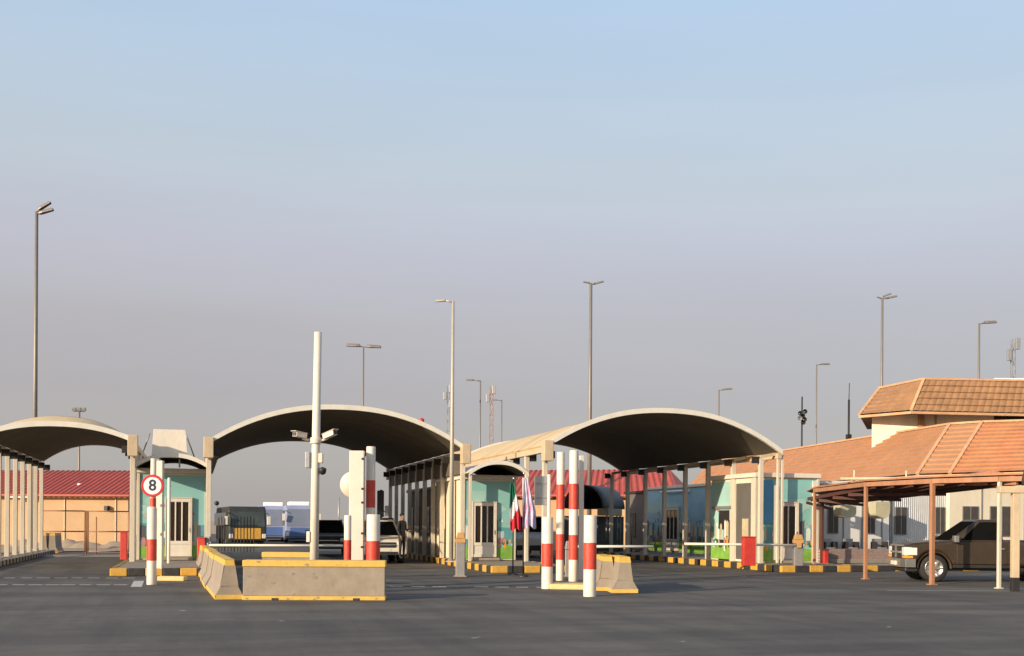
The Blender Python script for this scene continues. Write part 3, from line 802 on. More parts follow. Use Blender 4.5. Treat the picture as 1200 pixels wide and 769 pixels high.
# speed limit 8
p, h, d = upx(177.5, 685, 594)
t = thing('speed_sign', 'round red rimmed sign reading 8 on a white post left of the booth', 'sign', (p.x, p.y, 0), -TH+radians(6))
g = MB(); g.lathe([(.125, 0), (.125, h-.04), (.1, h), (0, h+.005)], 'white_paint', n=20); g.build('guard_tube', t)
g = MB(); g.lathe([(.129, hz(177, 657, d)), (.129, hz(177, 632, d))], 'red_paint', n=20); g.build('red_band', t)
ht = hz(178, 537.5, d)
g = MB(); g.tube([(0.02, 0, h-.1), (0.03, 0, ht)], .075, 'white_paint', 12); g.build('pole', t)
g = MB(); g.lathe([(.079, hz(178, 603, d)), (.079, hz(178, 584, d))], 'red_paint', 'Z', (.025, 0, 0), 14); g.build('red_band', t)
zc = hz(179, 569.5, d)
g = MB(); g.lathe([(0, -.014), (.285, -.014), (.295, -.004), (.285, .006), (0, .006)], 'sign_red', 'Y', (.03, -.1, zc), 40, False); dsc = g.build('disc', t)
g = MB(); g.lathe([(0, -.0185), (.228, -.0185)], 'sign_face', 'Y', (.03, -.1, zc), 40, False); g.build('face', dsc)
cu = bpy.data.curves.new('numeral', 'FONT'); cu.body = '8'; cu.size = .40; cu.align_x = 'CENTER'; cu.align_y = 'CENTER'; cu.extrude = .002; cu.offset = .008
o = bpy.data.objects.new('numeral', cu); COL.objects.link(o); o.parent = dsc; o.location = (.03, -.1225, zc); o.rotation_euler = (pi/2, 0, 0); cu.materials.append(M['sign_ink'])
me = bpy.data.meshes.new_from_object(o); o2 = bpy.data.objects.new('number', me); COL.objects.link(o2); o2.parent = dsc; o2.location = o.location; o2.rotation_euler = o.rotation_euler; bpy.data.objects.remove(o)
g = MB(); g.bb(-.0, .06, -.09, -.06, zc-.2, zc+.2, 'galvanised'); g.build('bracket', t)
# rectangular white posts behind it on a small yellow foot
p, h, d = upx(186, 675, 540); t = thing('housing_column', 'tall slim square white column right behind the 8 sign', 'column', (p.x, p.y, 0), -TH)
g = MB(); g.bb(-.12, .12, -.1, .1, 0, h, 'white_paint'); g.build('housing', t, .012)
g = MB(); g.bb(-.1, .02, -.08, .08, h+.002, h+.06, 'steel_grey'); g.build('cap', t, .01)
for q in (.35, .6):
    g = MB(); g.bb(.06, .1, -.112, -.1, h*q, h*q+.08, 'steel_grey'); g.build('hinge', t)
p, h, d = upx(197.5, 668, 560); banded('plain_post', p, .055, h, [], 'thin white post in front of the first booth door', rect=False)
p = gnd(184, 681); g = MB(); g.bb(0, .75, 0, .35, 0, .13, 'pale_yellow'); o = g.build('plinth', None, .02); o.location = p; o.rotation_euler.z = -TH
tag(o, 'small yellow concrete foot beside the 8 sign post', 'plinth')

# red guard boxes at the post feet
for (u, vb, vt, wpx, lab) in ((145, 656, 624.5, 7.5, 'red guard box at the kerb left of the first booth'), (236, 660, 631, 9, 'red guard box at the left foot of the middle canopy'), (877, 663, 630, 14.5, 'wide red guard box at the near right foot of the right canopy')):
    p, h, d = upx(u, vb, vt, .24); w = wpx*d/F
    g = MB(); g.bb(-w/2, w/2, -w*.35, w*.35, 0, h, 'red_box'); g.bb(-w/2-.015, w/2+.015, -w*.35-.015, w*.35+.015, h+.002, h+.04, 'red_box')
    o = g.build('guard_box', None, .015); o.location = (p.x, p.y, .24); o.rotation_euler.z = -TH*.6
    tag(o, lab, 'guard box', 'red guard boxes at post feet')

# ------------------------------------------------------------------ boom gates
def boom(u, vb, vt, wpx, ua, va, label, top='orange_plastic', z0=0.0, ztop=True):
    p, h, d = upx(u, vb, vt, z0); w = wpx*d/F
    t = thing('boom_gate', label, 'boom gate', (p.x, p.y, z0), -TH)
    g = MB(); g.bb(-w/2, w/2, -w*.4, w*.4, 0, h*.76, 'steel_grey'); g.bb(-w*.7, w*.7, -w*.55, w*.55, 0, .04, 'concrete'); g.build('cabinet', t, .02)
    g = MB(); g.bb(-w*.55, w*.55, -w*.43, w*.43, h*.765, h*.86, top)
    g.prism([(-w*.5, h*.862), (w*.5, h*.862), (w*.34, h), (-w*.34, h)], -w*.36, w*.36, top); g.build('hood', t, .015)
    if ua is not None:
        dx, dy = _un(u, vb); 
        az = at(u, va, d).z-z0; x1 = (ua-u)*d/F
        g = MB(); g.tube([(0, -w*.5, az), (x1, -w*.5, az+.02)], .045, 'white_paint', 8); arm = g.build('arm', t)
        g = MB(); s = 1 if x1 > 0 else -1
        g.box((0, -w*.47, az), (.16, .12, .18), top); g.build('arm_clamp', arm, .01)
    return t
boom(539.5, 676, 624, 11, None, None, 'grey gate cabinet with an orange hood on the kerb before the three pane door')
boom(935, 670, 626.5, 10.5, 801, 639, 'grey gate cabinet with its white arm reaching left across the right lane')
boom(666, 676, 634, 8, 765, 640.5, 'gate with a short white arm behind the tall striped posts', 'steel_grey')
boom(243, 668, 629, 9, 402, 639.0, 'gate with a long white arm across the middle lane from the red guard box', 'galvanised')

# ------------------------------------------------------------------ lamp posts
def lamp(u, vt, d, r, arms, label, key='lamp_pole', base_z=0., group='lamp posts', heads='flat'):
    q = at(u, vt, d); t = thing('lamp_post', label, 'lamp post', (q.x, q.y, base_z), -TH, group)
    H = q.z-base_z; g = MB()
    g.tube([(0, 0, 0), (0, 0, H*.5), (0, 0, H)], r, key, 10, True, r*.6); g.build('pole', t)
    if base_z < .3:
        g = MB(); g.box((0, 0, .02), (r*4.5, r*4.5, .04), key); g.build('base_plate', t)
    for (dx, dz, hl, tilt) in arms:   # arm reach, rise, head length, tilt deg
        s = 1 if dx >= 0 else -1
        if abs(dx) > .05:
            g = MB(); g.tube([(0, 0, H-.05), (dx*.5, 0, H-.02+dz*.6), (dx, 0, H+dz)], r*.42, key, 8); g.build('arm', t)
        g = MB(); w = hl*.34
        prof = [(0, -w/2), (hl*.25, -w*.6), (hl, -w*.45), (hl*1.05, 0), (hl, w*.45), (hl*.25, w*.6), (0, w/2)]
        g.grid([[(x*s, y, 0) for x, y in prof], [(x*s, y, hl*.1) for x, y in prof], [(x*s*.92, y*.6, hl*.2) for x, y in prof]], key, False, True)
        g.face([(x*s, y, 0) for x, y in prof], 'dark_steel'); g.face([(x*s*.92, y*.6, hl*.2) for x, y in prof], key)
        o = g.build('lamp_head', t); o.location = (dx*.98, 0, H+dz-.03); o.rotation_euler.y = radians(-tilt*s)
    return t
lamp(43, 248, 62, .15, [(.15, .1, .75, 32), (.18, -.12, .78, 16)], 'tallest lamp post, two heads to one side, at the far left')
lamp(426, 406, 75, .085, [(-.25, 0, .9, 2), (.25, -.04, .9, -2)], 'T shaped lamp post above the crown of the middle canopy')
lamp(531, 353, 41.2, .085, [(-.3, .02, .36, -4)], 'pale lamp post on the kerb, in front of the middle canopy corner', 'lamp_pole_pale', .24)
lamp(563, 446, 82, .085, [(-.5, .02, .55, -2)], 'thin lamp post with one short arm just right of the pale lamp post')
lamp(588, 469, 95, .08, [(-.4, .0, .45, 0)], 'farthest small lamp post, one arm touching the lattice mast')
lamp(692.5, 332, 68, .15, [(-.05, .0, .42, 10), (.3, -.02, .5, 14)], 'tall lamp post with two tilted heads rising behind the right canopy')
lamp(842.5, 457, 100, .1, [(.45, .02, .75, 4)], 'short looking lamp post peeking over the right canopy')
lamp(957, 427, 85, .085, [(.4, .0, .6, 0)], 'thin lamp post with one arm, left of the thin antenna')
lamp(1034, 349, 70, .125, [(-.06, -.05, .3, 20), (.1, .08, .5, 20), (.4, -.02, .55, 12)], 'tall lamp post with tilted double heads above the upper tiled roof')
lamp(1147.5, 379, 74, .11, [(.35, .02, .8, 3)], 'lamp post with one thick head over the upper roof, near the dish mast')
# flood lights behind the left canopy
q = at(93, 482, 96); t = thing('flood_light', 'distant twin flood light pole seen over the left canopy', 'flood light', (q.x, q.y, 0), -TH)
g = MB(); g.tube([(0, 0, 0), (0, 0, q.z)], .09, 'lamp_pole', 8); g.build('pole', t)
g = MB(); g.tube([(-.5, 0, q.z), (.5, 0, q.z)], .05, 'lamp_pole', 8); g.build('crossbar', t)
for x in (-.42, 0, .42):
    g = MB(); g.box((x, -.1, q.z+.16), (.36, .2, .3), 'galvanised', (radians(25), 0, 0)); g.build('lamp_head', t, .02)

# masts
def lattice(u, vt, d, w, label, key='rust', dishes=0, z0=0., nm='lattice_mast'):
    q = at(u, vt, d); H = q.z-z0; t = thing(nm, label, 'mast', (q.x, q.y, z0), -TH)
    g = MB(); c = [(w*cos(a), w*sin(a)) for a in (0, 2.094, 4.189)]
    for x, y in c: g.tube([(x, y, 0), (x*.5, y*.5, H)], .03, key, 5)
    n = int(H/.9)
    for k in range(n):
        z, z2 = k*H/n, (k+1)*H/n; f, f2 = 1-.5*k/n, 1-.5*(k+1)/n
        for i in range(3):
            a, b = c[i], c[(i+1) % 3]
            g.tube([(a[0]*f, a[1]*f, z), (b[0]*f2, b[1]*f2, z2)], .018, key, 4, False)
    g.build('lattice', t)
    for i in range(dishes):
        g = MB(); g.box((.28*(-1 if i % 2 else 1), -.1, H-.3-i*.75), (.3, .2, .75), 'galvanised'); g.build('panel_antenna', t, .02)
    return t
lattice(525, 452, 110, .28, 'faint grey lattice mast touching the pale lamp post', 'galvanised', 3)
lattice(575.5, 453, 100, .34, 'reddish lattice mast between two thin lamp posts', 'rust', 2)
lattice(1187, 398, 75, .3, 'lattice mast with cream panel antennas at the far right', 'galvanised', 2)
q = at(940, 465, 92); t = thing('mast', 'dark mast with a cluster of loudspeakers behind the tiled roof', 'mast', (q.x, q.y, 0), -TH)
g = MB(); g.tube([(0, 0, 0), (0, 0, q.z)], .1, 'dark_steel', 8, True, .06); g.build('pole', t)
for i, (x, z) in enumerate(((-.2, -1.4), (.2, -1.25), (-.22, -1.8), (.16, -1.9), (0.02, -1.6), (.06, -2.15))):
    g = MB(); g.lathe([(.05, .12), (.11, -.05), (.2, -.18)], 'galvanised' if i in (2,) else 'dark_steel', 'Y', (x, -.05, q.z+z), 10); g.build('loudspeaker', t)
q = at(995, 449, 80); t = thing('antenna', 'thin dark whip antenna on the tiled roof ridge', 'antenna', (q.x, q.y, 0), 0)
g = MB(); g.tube([(0, 0, 0), (0, 0, q.z-1.2)], .075, 'dark_steel', 8); g.tube([(0, 0, q.z-1.2), (0.03, 0, q.z)], .03, 'dark_steel', 6); g.build('whip', t)
g = MB(); g.box((0, 0, at(995, 512, 80).z), (.3, .3, .35), 'dark_steel'); g.build('base_box', t)
q = at(397, 583, 170); t = thing('mast', 'tiny distant mast above the parked cars', 'mast', (q.x, q.y, 0), 0)
g = MB(); g.tube([(0, 0, 0), (0, 0, q.z)], .12, 'galvanised', 6); g.build('pole', t)
q = at(254, 592, 90); t = thing('lamp_post', 'short post with a small dark ball lamp beside the middle canopy foot', 'lamp post', (q.x, q.y, 0), 0)
g = MB(); g.tube([(0, 0, 0), (0, 0, q.z)], .05, 'galvanised', 6); g.build('pole', t)
g = MB(); g.lathe([(.01, -.2), (.16, -.12), (.2, 0), (.16, .12), (.01, .2)], 'dark_steel', c=(0, 0, q.z+.15), n=12); g.build('lamp_head', t)

# ------------------------------------------------------------------ tiled building
def tiles(g, bl, br, tr, tl, course=.5, col=.36, key='tile_brown', amp=.012, step=.075):
    bl, br, tr, tl = [Vector(p) for p in (bl, br, tr, tl)]
    nrm = (br-bl).cross(tl-bl).normalized()
    if nrm.z < 0: nrm = -nrm
    L = max((br-bl).length, (tr-tl).length); Hh = ((tl-bl).length+(tr-br).length)/2
    nc = max(2, int(Hh/course)); nx = max(2, int(L/col)); rows = []
    for j in range(nc):
        for (f, up) in ((0.0, step), (.97, 0.0)):
            t = (j+f)/nc; a, b = bl.lerp(tl, t), br.lerp(tr, t); row = []
            for i in range(nx*4+1):
                w = (0, .7, 1, .7)[i % 4]*amp
                row.append(a.lerp(b, i/(nx*4))+nrm*(up+w))
            rows.append(row)
    g.grid(rows, key, False)
def zfix(u, v, z):
    p = atz(u, v, z); p.z = z; return p
EZ, RZ_ = 4.3, 7.05
E = [zfix(800, 579, 4.2), zfix(1075, 557, 4.2), zfix(1113, 556, 4.2), zfix(1290, 550, 4.25)]
R = [None, zfix(1113, 498, RZ_), zfix(1151, 495.5, RZ_), zfix(1290, 491.5, RZ_)]
# ridge runs parallel to the first eave
dv = (E[0]-E[1]); R[0] = R[1]+dv*1.02
bld = thing('tiled_building', 'long low building with brown tiled roofs and a raised upper storey behind the carport', 'building', (0, 0, 0))
g = MB()
inn = [E[0]+Vector((.6, .2, 0)), E[1]+Vector((.5, .5, 0)), E[2]+Vector((.2, .6, 0)), E[3]+Vector((0, .6, 0))]
bk = [R[3]+Vector((4, 6, 0)), R[0]+Vector((6, 0, 0))]
ring = inn+bk
for i in range(len(ring)):
    a, b = ring[i], ring[(i+1) % len(ring)]
    g.face([(a.x, a.y, 0), (b.x, b.y, 0), (b.x, b.y, 4.0), (a.x, a.y, 4.0)], 'white_wall')
g.build('wall', bld)
g = MB()
tiles(g, E[0], E[1], R[1], R[0])
rf = g.build('roof', bld, fix=False)
g = MB(); tiles(g, E[1], E[2], R[2], R[1]); g.build('roof', bld, fix=False)
g = MB(); tiles(g, E[2], E[3], R[3], R[2], key='tile_orange'); g.build('roof', bld, fix=False)
g = MB()   # far slopes and ends close the roof
B0, B3 = bk[1], bk[0]
B0 = Vector((B0.x, B0.y, EZ)); B3 = Vector((B3.x, B3.y, EZ))
g.face([R[0], R[1], R[2], R[3], B3, B0], 'tile_brown'); g.face([E[0], R[0], B0], 'tile_brown'); g.face([E[3], R[3], B3], 'tile_brown')
g.build('rear_roof', bld)
for (a, b) in ((E[1], R[1]), (E[2], R[2]), (R[0], R[1]), (R[1], R[2]), (R[2], R[3])):
    g = MB(); g.beam(a+Vector((0, 0, .06)), b+Vector((0, 0, .06)), .17, .1, 'tile_ridge')
    g.build('ridge_cap', rf)
for i in range(3):
    g = MB(); g.beam(E[i]+Vector((0, 0, -.1)), E[i+1]+Vector((0, 0, -.1)), .12, .2, 'tile_ridge'); g.build('fascia', bld)
# upper storey
UE, UT = 8.07, 10.0
c1, c0, c2 = zfix(1068, 482, UE), zfix(1007, 487, UE), zfix(1300, 487, UE)
t1, t0, t2 = zfix(1083, 445, UT), zfix(1031, 455.5, UT), zfix(1300, 449, UT)
g = MB()
w1, w0, w2 = zfix(1083, 485, UE), zfix(1026, 487.5, UE), zfix(1300, 487.5, UE)
off = Vector((.0, .35, 0))
far = lambda p, k, dx=0: Vector((p.x*k+dx, p.y*k, p.z))
ws = [w0+off, w1+off, w2+off, w2+Vector((0, 8, 0)), far(w0, 1.13, 1.2)]
for i in range(5):
    a, b = ws[i], ws[(i+1) % 5]
    g.face([(a.x, a.y, 4.5), (b.x, b.y, 4.5), (b.x, b.y, UE+.1), (a.x, a.y, UE+.1)], 'cream_wall')
uw = g.build('upper_wall', bld)
g = MB(); p = ws[1]; g.box((p.x, p.y-.08, 6.6), (.28, .28, 3.1), 'tile_brown', (0, 0, -TH)); g.build('pilaster', uw)
p = ws[1].lerp(ws[2], .08); g = MB(); g.tube([(p.x, p.y-.06, 5), (p.x+.02, p.y-.06, 8.0)], .045, 'cream_paint', 8); g.build('downpipe', uw)
p = ws[1].lerp(ws[2], .52); g = MB(); g.box((p.x, p.y-.02, 7.75), (2.6, .1, .5), 'glass_brown', (0, 0, atan2((ws[2]-ws[1]).y, (ws[2]-ws[1]).x))); g.build('window', uw)
g = MB(); tiles(g, c0, c1, t1, t0, .46, .42, 'tile_upper', .016); ur = g.build('upper_roof', bld, fix=False)
g = MB(); tiles(g, c1, c2, t2, t1, .46, .42, 'tile_upper', .03); g.build('upper_roof', bld, fix=False)
g = MB()
kb = [far(c0, 1.14, .6), c2+Vector((0, 9, 0))]; kt = [far(t0, 1.08, .8), t2+Vector((0, 6, 0))]
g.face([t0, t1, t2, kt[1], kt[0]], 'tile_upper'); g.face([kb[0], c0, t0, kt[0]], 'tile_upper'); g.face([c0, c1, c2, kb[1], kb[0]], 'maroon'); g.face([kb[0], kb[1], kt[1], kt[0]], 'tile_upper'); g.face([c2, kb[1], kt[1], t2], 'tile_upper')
g.build('roof_deck', ur)
for (a, b) in ((c1, t1), (t0, t1), (t1, t2), (c0, t0)):
    g = MB(); g.beam(a+Vector((0, 0, .05)), b+Vector((0, 0, .05)), .17, .11, 'tile_ridge')
    g.build('ridge_cap', ur)
for a, b in ((c0, c1), (c1, c2)):
    g = MB(); g.beam(a+Vector((0, 0, -.07)), b+Vector((0, 0, -.07)), .1, .14, 'tile_ridge'); g.build('fascia', ur)
q = at(1190, 443, 66); g = MB(); g.box((q.x+.9, q.y+1.0, q.z-.2), (3.2, 1.5, .5), 'bus_white', (0, 0, -TH)); g.build('roof_housing', ur, .03)

# ------------------------------------------------------------------ cabins behind the carport
def cabin(u0, u1, Y, h, key, label, wins, joints, name='cabin'):
    a, b = aty(u0, 640, Y), aty(u1, 640, Y); L = b.x-a.x
    t = thing(name, label, 'cabin', (a.x, Y, .22))
    g = MB(); g.bb(0, L, 0, 2.6, 0, h, key); g.build('wall', t, .02)
    g = MB(); g.bb(-.05, L+.05, -.08, 2.7, h+.003, h+.14, 'white_paint'); g.build('roof', t, .02)
    for (ua, ub, va, vb) in wins:
        p, q = aty(ua, va, Y), aty(ub, vb, Y)
        g = MB(); x0, x1, z1, z0 = p.x-a.x, q.x-a.x, p.z-.22, q.z-.22
        g.bb(x0-.03, x1+.03, -.05, -.002, z0-.03, z1+.03, 'steel_grey'); w = g.build('window', t, .008)
        g = MB(); g.bb(x0, x1, -.06, -.045, z0, z1, 'glass_grey'); g.build('pane', w)
        g = MB()
        g.bb((x0+x1)/2-.015, (x0+x1)/2+.015, -.072, -.058, z0, z1, 'steel_grey'); g.build('bar', w)
    for u in joints:
        x = aty(u, 620, Y).x-a.x; g = MB(); g.bb(x-.025, x+.025, -.03, -.002, .05, h-.02, 'steel_grey'); g.build('joint_strip', t)
    return t
cabin(962, 1042, 39.6, 3.15, 'white_wall', 'white cabin with two narrow windows behind the left half of the carport', [(970.5, 981, 595, 624.5), (1014, 1024, 595, 625)], (988, 1010, 1033))
cabin(1043.5, 1111, 39.75, 3.15, 'container_white', 'ribbed white cabin behind the front of the pickup', [(1049, 1061, 595, 626), (1096, 1106, 595, 625)], (1045,))
cabin(1112, 1290, 39.55, 3.15, 'cream_wall', 'cream cabin behind the pickup cab with a barred window', [(1128, 1145, 594, 613), (1160, 1186, 594, 628), (1215, 1235, 594, 626)], (1150, 1200))
# low brick planter wall and seats on it
a, b = aty(962, 655, 38.3), aty(1110, 655, 38.3)
g = MB(); g.bb(0, b.x-a.x, 0, .5, 0, .56, 'brick'); g.bb(-.01, b.x-a.x+.01, -.03, .0, 0.0, .16, 'pavement')
o = g.build('planter_wall', None, .015); o.location = (a.x, 38.3, .22); tag(o, 'low brown brick planter wall in front of the white cabins', 'wall')
# brick courses through bump
nt = M['brick'].node_tree; br = nt.nodes.new('ShaderNodeTexBrick'); br.inputs['Scale'].default_value = 4.5
for n_, c_ in (('Color1', (.27, .17, .13, 1)), ('Color2', (.17, .115, .11, 1)), ('Mortar', (.33, .28, .25, 1))): br.inputs[n_].default_value = c_
tc = nt.nodes.new('ShaderNodeTexCoord'); mp = nt.nodes.new('ShaderNodeMapping'); mp.inputs['Rotation'].default_value = (pi/2, 0, 0)
nt.links.new(tc.outputs['Object'], mp.inputs['Vector']); nt.links.new(mp.outputs['Vector'], br.inputs['Vector'])
nt.links.new(br.outputs['Color'], nt.nodes['Principled BSDF'].inputs['Base Color'])
seat0 = None
for i, (u, lab) in enumerate(((974.5, 'grey seat on the brick wall below the first narrow cabin window'), (1000, 'grey seat on the brick wall left of the second carport post'), (1034, 'grey seat on the brick wall nearest the pickup'))):
    p = aty(u, 640, 38.75)
    if seat0 is None:
        t = thing('seat', lab, 'seat', (p.x, 38.9, .0), 0, 'grey seats along the cabin wall'); seat0 = t
        g = MB(); g.bb(-.22, .22, -.2, .2, .78, .83, 'galvanised'); g.build('seat_pan', t, .01)
        g = MB(); g.bb(-.22, .22, .17, .21, .84, 1.18, 'galvanised'); g.build('backrest', t, .01)
        for s in (-1, 1):
            g = MB(); g.bb(s*.25-.03, s*.25+.03, -.2, .2, .22, 1.06, 'dark_steel'); g.build('armrest', t, .01)
    else:
        t = copy_tree(seat0); t['label'] = lab
    t.location = (p.x, 38.9+.05, 0)
p = aty(966.5, 658, 38.1); g = MB(); g.bb(-.085, .085, -.08, .08, 0, .46, 'red_box'); g.bb(-.095, .095, -.09, .09, .462, .5, 'red_box'); o = g.build('bin', None, .015); o.location = (p.x, 38.05, .22)
tag(o, 'small red box at the left end of the brick planter wall', 'box')

# ------------------------------------------------------------------ carport
cp = thing('carport', 'rust brown steel carport over the dark pickup', 'carport', (0, 0, 0))
posts = [(954, 668.5, 572, .1, 'rust'), (1014, 679, 574, .1, 'rust'), (1092, 685.5, 571, .115, 'rust'), (1170.5, 690, 570, .09, 'cream_paint')]
tops = []
for (u, vb, vt, w, key) in posts:
    p, h, d = upx(u, vb, vt)
    g = MB(); g.bb(p.x-w/2, p.x+w/2, p.y-w/2, p.y+w/2, .0, 2.95, key); g.bb(p.x-w, p.x+w, p.y-w, p.y+w, 0, .03, key); g.build('post', cp, .008)
    tops.append(Vector((p.x, p.y, 2.95)))
A, B, C, D = tops
Eo = D+(D-C)*.9+Vector((0, .6, 0))
Ab = Vector((A.x+.25, 38.2, 2.84)); Db = Vector((Eo.x+2, 38.2, 2.6))
zt = Vector((0, 0, .06))
for (a, b) in ((A, B), (B, C), (C, D), (D, Eo)):
    g = MB(); g.beam(a+zt, b+zt, .12, .14, 'rust'); g.build('beam', cp, .008)
# roof sheet
g = MB(); up = Vector((0, 0, .17)); th = Vector((0, 0, .05))
ringt = [A, B, C, D, Eo, Db, Ab]
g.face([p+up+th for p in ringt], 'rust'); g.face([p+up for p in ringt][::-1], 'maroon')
for i in range(len(ringt)):
    a, b = ringt[i], ringt[(i+1) % len(ringt)]
    g.face([a+up, b+up, b+up+th, a+up+th], 'rust')
g.build('roof_sheet', cp, fix=False)
for k in range(7):
    f = (k+.5)/7; a = A.lerp(Ab, 0)+(Eo-A)*f; 
    # purlins hung under the sheet, running front to back
    fr = B.lerp(C, f/.5) if f < .5 else C.lerp(Eo, (f-.5)/.5)
    bk_ = Ab.lerp(Db, f)
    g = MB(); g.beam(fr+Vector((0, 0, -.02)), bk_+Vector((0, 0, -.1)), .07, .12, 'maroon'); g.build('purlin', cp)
for k in (.25, .5, .75, 1.):
    a, b = B.lerp(Ab, k), D.lerp(Db, k)
    g = MB(); g.beam(a+Vector((0, 0, -.16-.1*k)), b+Vector((0, 0, -.16-.1*k)), .06, .1, 'maroon'); g.build('cross_beam', cp)
for k, x in enumerate((.95,)):
    p = Ab.lerp(Db, x*.6+.05); g = MB(); g.bb(p.x-.05, p.x+.05, 38.13, 38.25, 0.2, p.z-.0, 'maroon'); g.build('rear_post', cp)
# low gable over the front right bay
pk = at(1163, 553.5, 31.0); g1 = at(1096, 567, 33.0); g2 = at(1192, 561, 30.2)
for a, b in ((g1, pk), (pk, g2), (g1+Vector((0, 0, -.02)), g2+Vector((0, 0, -.12)))):
    g = MB(); g.beam(a, b, .1, .1, 'rust'); g.build('gable_rafter', cp, .006)
g = MB(); dpt = Vector((.9, 4.5, -.12)); e = Vector((0, 0, .06))
g.face([g1+e, pk+e, pk+dpt+e, g1+dpt+e], 'rust'); g.face([pk+e, g2+e, g2+dpt+e, pk+dpt+e], 'rust')
o = g.build('gable_sheet', cp, fix=False); md = o.modifiers.new('solid', 'SOLIDIFY'); md.thickness = .03; md.offset = -1
# clutter on the roof sheet: old pipe and timber lengths
for (ua, va, ub, vb, dd) in ((985, 566.5, 1078, 565.5, 37), (1000, 563.5, 1062, 565, 38), (1062, 561, 1113, 559, 36)):
    g = MB(); p, q = at(ua, va, dd), at(ub, vb, dd-1); p.z = q.z = 3.26; g.tube([p, q], .05, 'tan_paint', 7); o = g.build('roof_batten', cp)
for u in (1001, 1062):
    q = at(u, 560, 37); g = MB(); g.tube([(q.x, q.y, 3.1), (q.x, q.y, 3.55)], .03, 'cream_paint', 6); g.build('stub_pipe', cp)
# neighbouring beige post with a black foot and its beam
p, h, d = upx(1189, 693, 577)
t = thing('shelter', 'beige posted shelter with a curved white edge, cut by the right border', 'shelter', (p.x, p.y, 0), -TH)
zb_top = at(1189, 577, d).z-.024
g = MB(); g.bb(-.09, .09, -.085, .085, .36, zb_top, 'tan_paint'); g.build('post', t, .01)
g = MB(); g.bb(-.095, .095, -.09, .09, 0, .355, 'dark_steel'); g.build('post_foot', t, .01)
zb = at(1189, 577, d).z
g = MB(); g.bb(-.45, 3.0, -.12, .12, zb-.02+.0, zb+.16, 'tan_paint'); g.build('beam', t, .01)
g = MB(); rows = []
for i in range(13):
    a = pi-pi*i/12*.5
    rows.append([(1.86+1.5*cos(a), y, zb+.2+1.35*sin(a)) for y in (-.05, .2, .45)])
g.grid(rows, 'membrane_shade'); o = g.build('curved_roof', t); md = o.modifiers.new('solid', 'SOLIDIFY'); md.thickness = .04
g = MB(); g.tube([(1.86+1.53*cos(pi-pi*i/24), -.08, zb+.2+1.38*sin(pi-pi*i/24)) for i in range(13)], .06, 'rim_white', 8); g.build('edge_rim', t)
g = MB(); g.bb(2.6, 2.83, -.1, .1, 0, zb-.03, 'tan_paint'); g.build('post', t, .01)
# hanging canvas hoods under the carport's back edge
for i, (u0, u1, v0, v1, lab, key) in enumerate(((985, 1003.5, 592, 607, 'olive beige canvas hood under the carport above the first two cabin windows', 'fabric_olive'), (1026.5, 1043, 588, 608, 'darker round bottomed canvas hood hanging right of the second carport post', 'fabric_olive'))):
    a, b = aty(u0, v0, 38.35), aty(u1, v1, 38.35); w = b.x-a.x; hh = a.z-b.z
    g = MB(); n = 10
    rows = []
    for y in (0, .25, .5):
        rows.append([(0, y, hh)]+[(w/2-w/2*cos(pi*k/n), y, hh*.5-(hh*.5)*sin(pi*k/n)**.7) for k in range(n+1)]+[(w, y, hh)])
    g.grid(rows, key, False); g.face(rows[0][::-1], key); g.face(rows[-1], key); g.face([rows[0][0], rows[0][-1], rows[-1][-1], rows[-1][0]], key)
    o = g.build('canvas_hood', None); o.location = (a.x, 38.35, b.z); tag(o, lab, 'hood')

# ------------------------------------------------------------------ vehicles
def wheel(parent, x, y, r, w, side):
    g = MB(); o = r*.66
    g.lathe([(o, -w/2), (r*.93, -w/2), (r, -w*.36), (r, w*.36), (r*.93, w/2), (o, w/2)], 'rubber', 'Y', n=32)
    wh = g.build('wheel', parent); wh.location = (x, y, r)
    g = MB(); s = side*w/2
    g.lathe([(o, -side*w*.3), (o, s*.98), (o*.93, s*1.0), (o*.86, s*.75), (o*.3, s*.55), (o*.24, s*.9), (0, s*.92)], 'rim_metal', 'Y', n=32)
    for k in range(6):
        a = 2*pi*k/6; g.beam((o*.24*cos(a), s*.8, o*.24*sin(a)), (o*.9*cos(a), s*.93, o*.9*sin(a)), .07, .05, 'rim_metal')
    g.build('rim', wh)
    return wh

def arch_profile(pts_top, x0, x1, zb, wheels, r):
    """closed side outline: bottom edge with wheel arches then the given top points (front to back)"""
    out = []
    xs = sorted(wheels)
    out.append((x0, zb))
    for wx, wz in xs:
        a0 = math.asin(max(-1, min(1, (zb-wz)/r)))
        for k in range(13):
            a = pi-a0-(pi-2*a0)*k/12
            out.append((wx+r*cos(a), wz+r*sin(a)))
    out.append((x1, zb))
    return out+pts_top

def greenhouse(parent, name, key, base, top, wb, wt, zb_, zt_):
    """cab with slanting screen: base (rear,front) and top (rear,front) x positions"""
    g = MB(); b0, b1 = base; t0, t1 = top
    P = [(b0, -wb, zb_), (b1, -wb, zb_), (b1, wb, zb_), (b0, wb, zb_), (t0, -wt, zt_), (t1, -wt, zt_), (t1, wt, zt_), (t0, wt, zt_)]
    for f in ((3, 2, 1, 0), (4, 5, 6, 7), (0, 1, 5, 4), (1, 2, 6, 5), (2, 3, 7, 6), (3, 0, 4, 7)): 
        i = len(g.v); g.v += [P[q] for q in f]; g.f.append((i, i+1, i+2, i+3)); g.mi.append(g.m(key)); g.sm.append(False)
    o = g.build(name, parent)
    bm = bmesh.new(); bm.from_mesh(o.data); bmesh.ops.remove_doubles(bm, verts=bm.verts, dist=1e-4); bm.to_mesh(o.data); bm.free()
    md = o.modifiers.new('bevel', 'BEVEL'); md.width = .07; md.segments = 3; md.limit_method = 'ANGLE'; md.angle_limit = radians(30)
    return [Vector(p) for p in P]

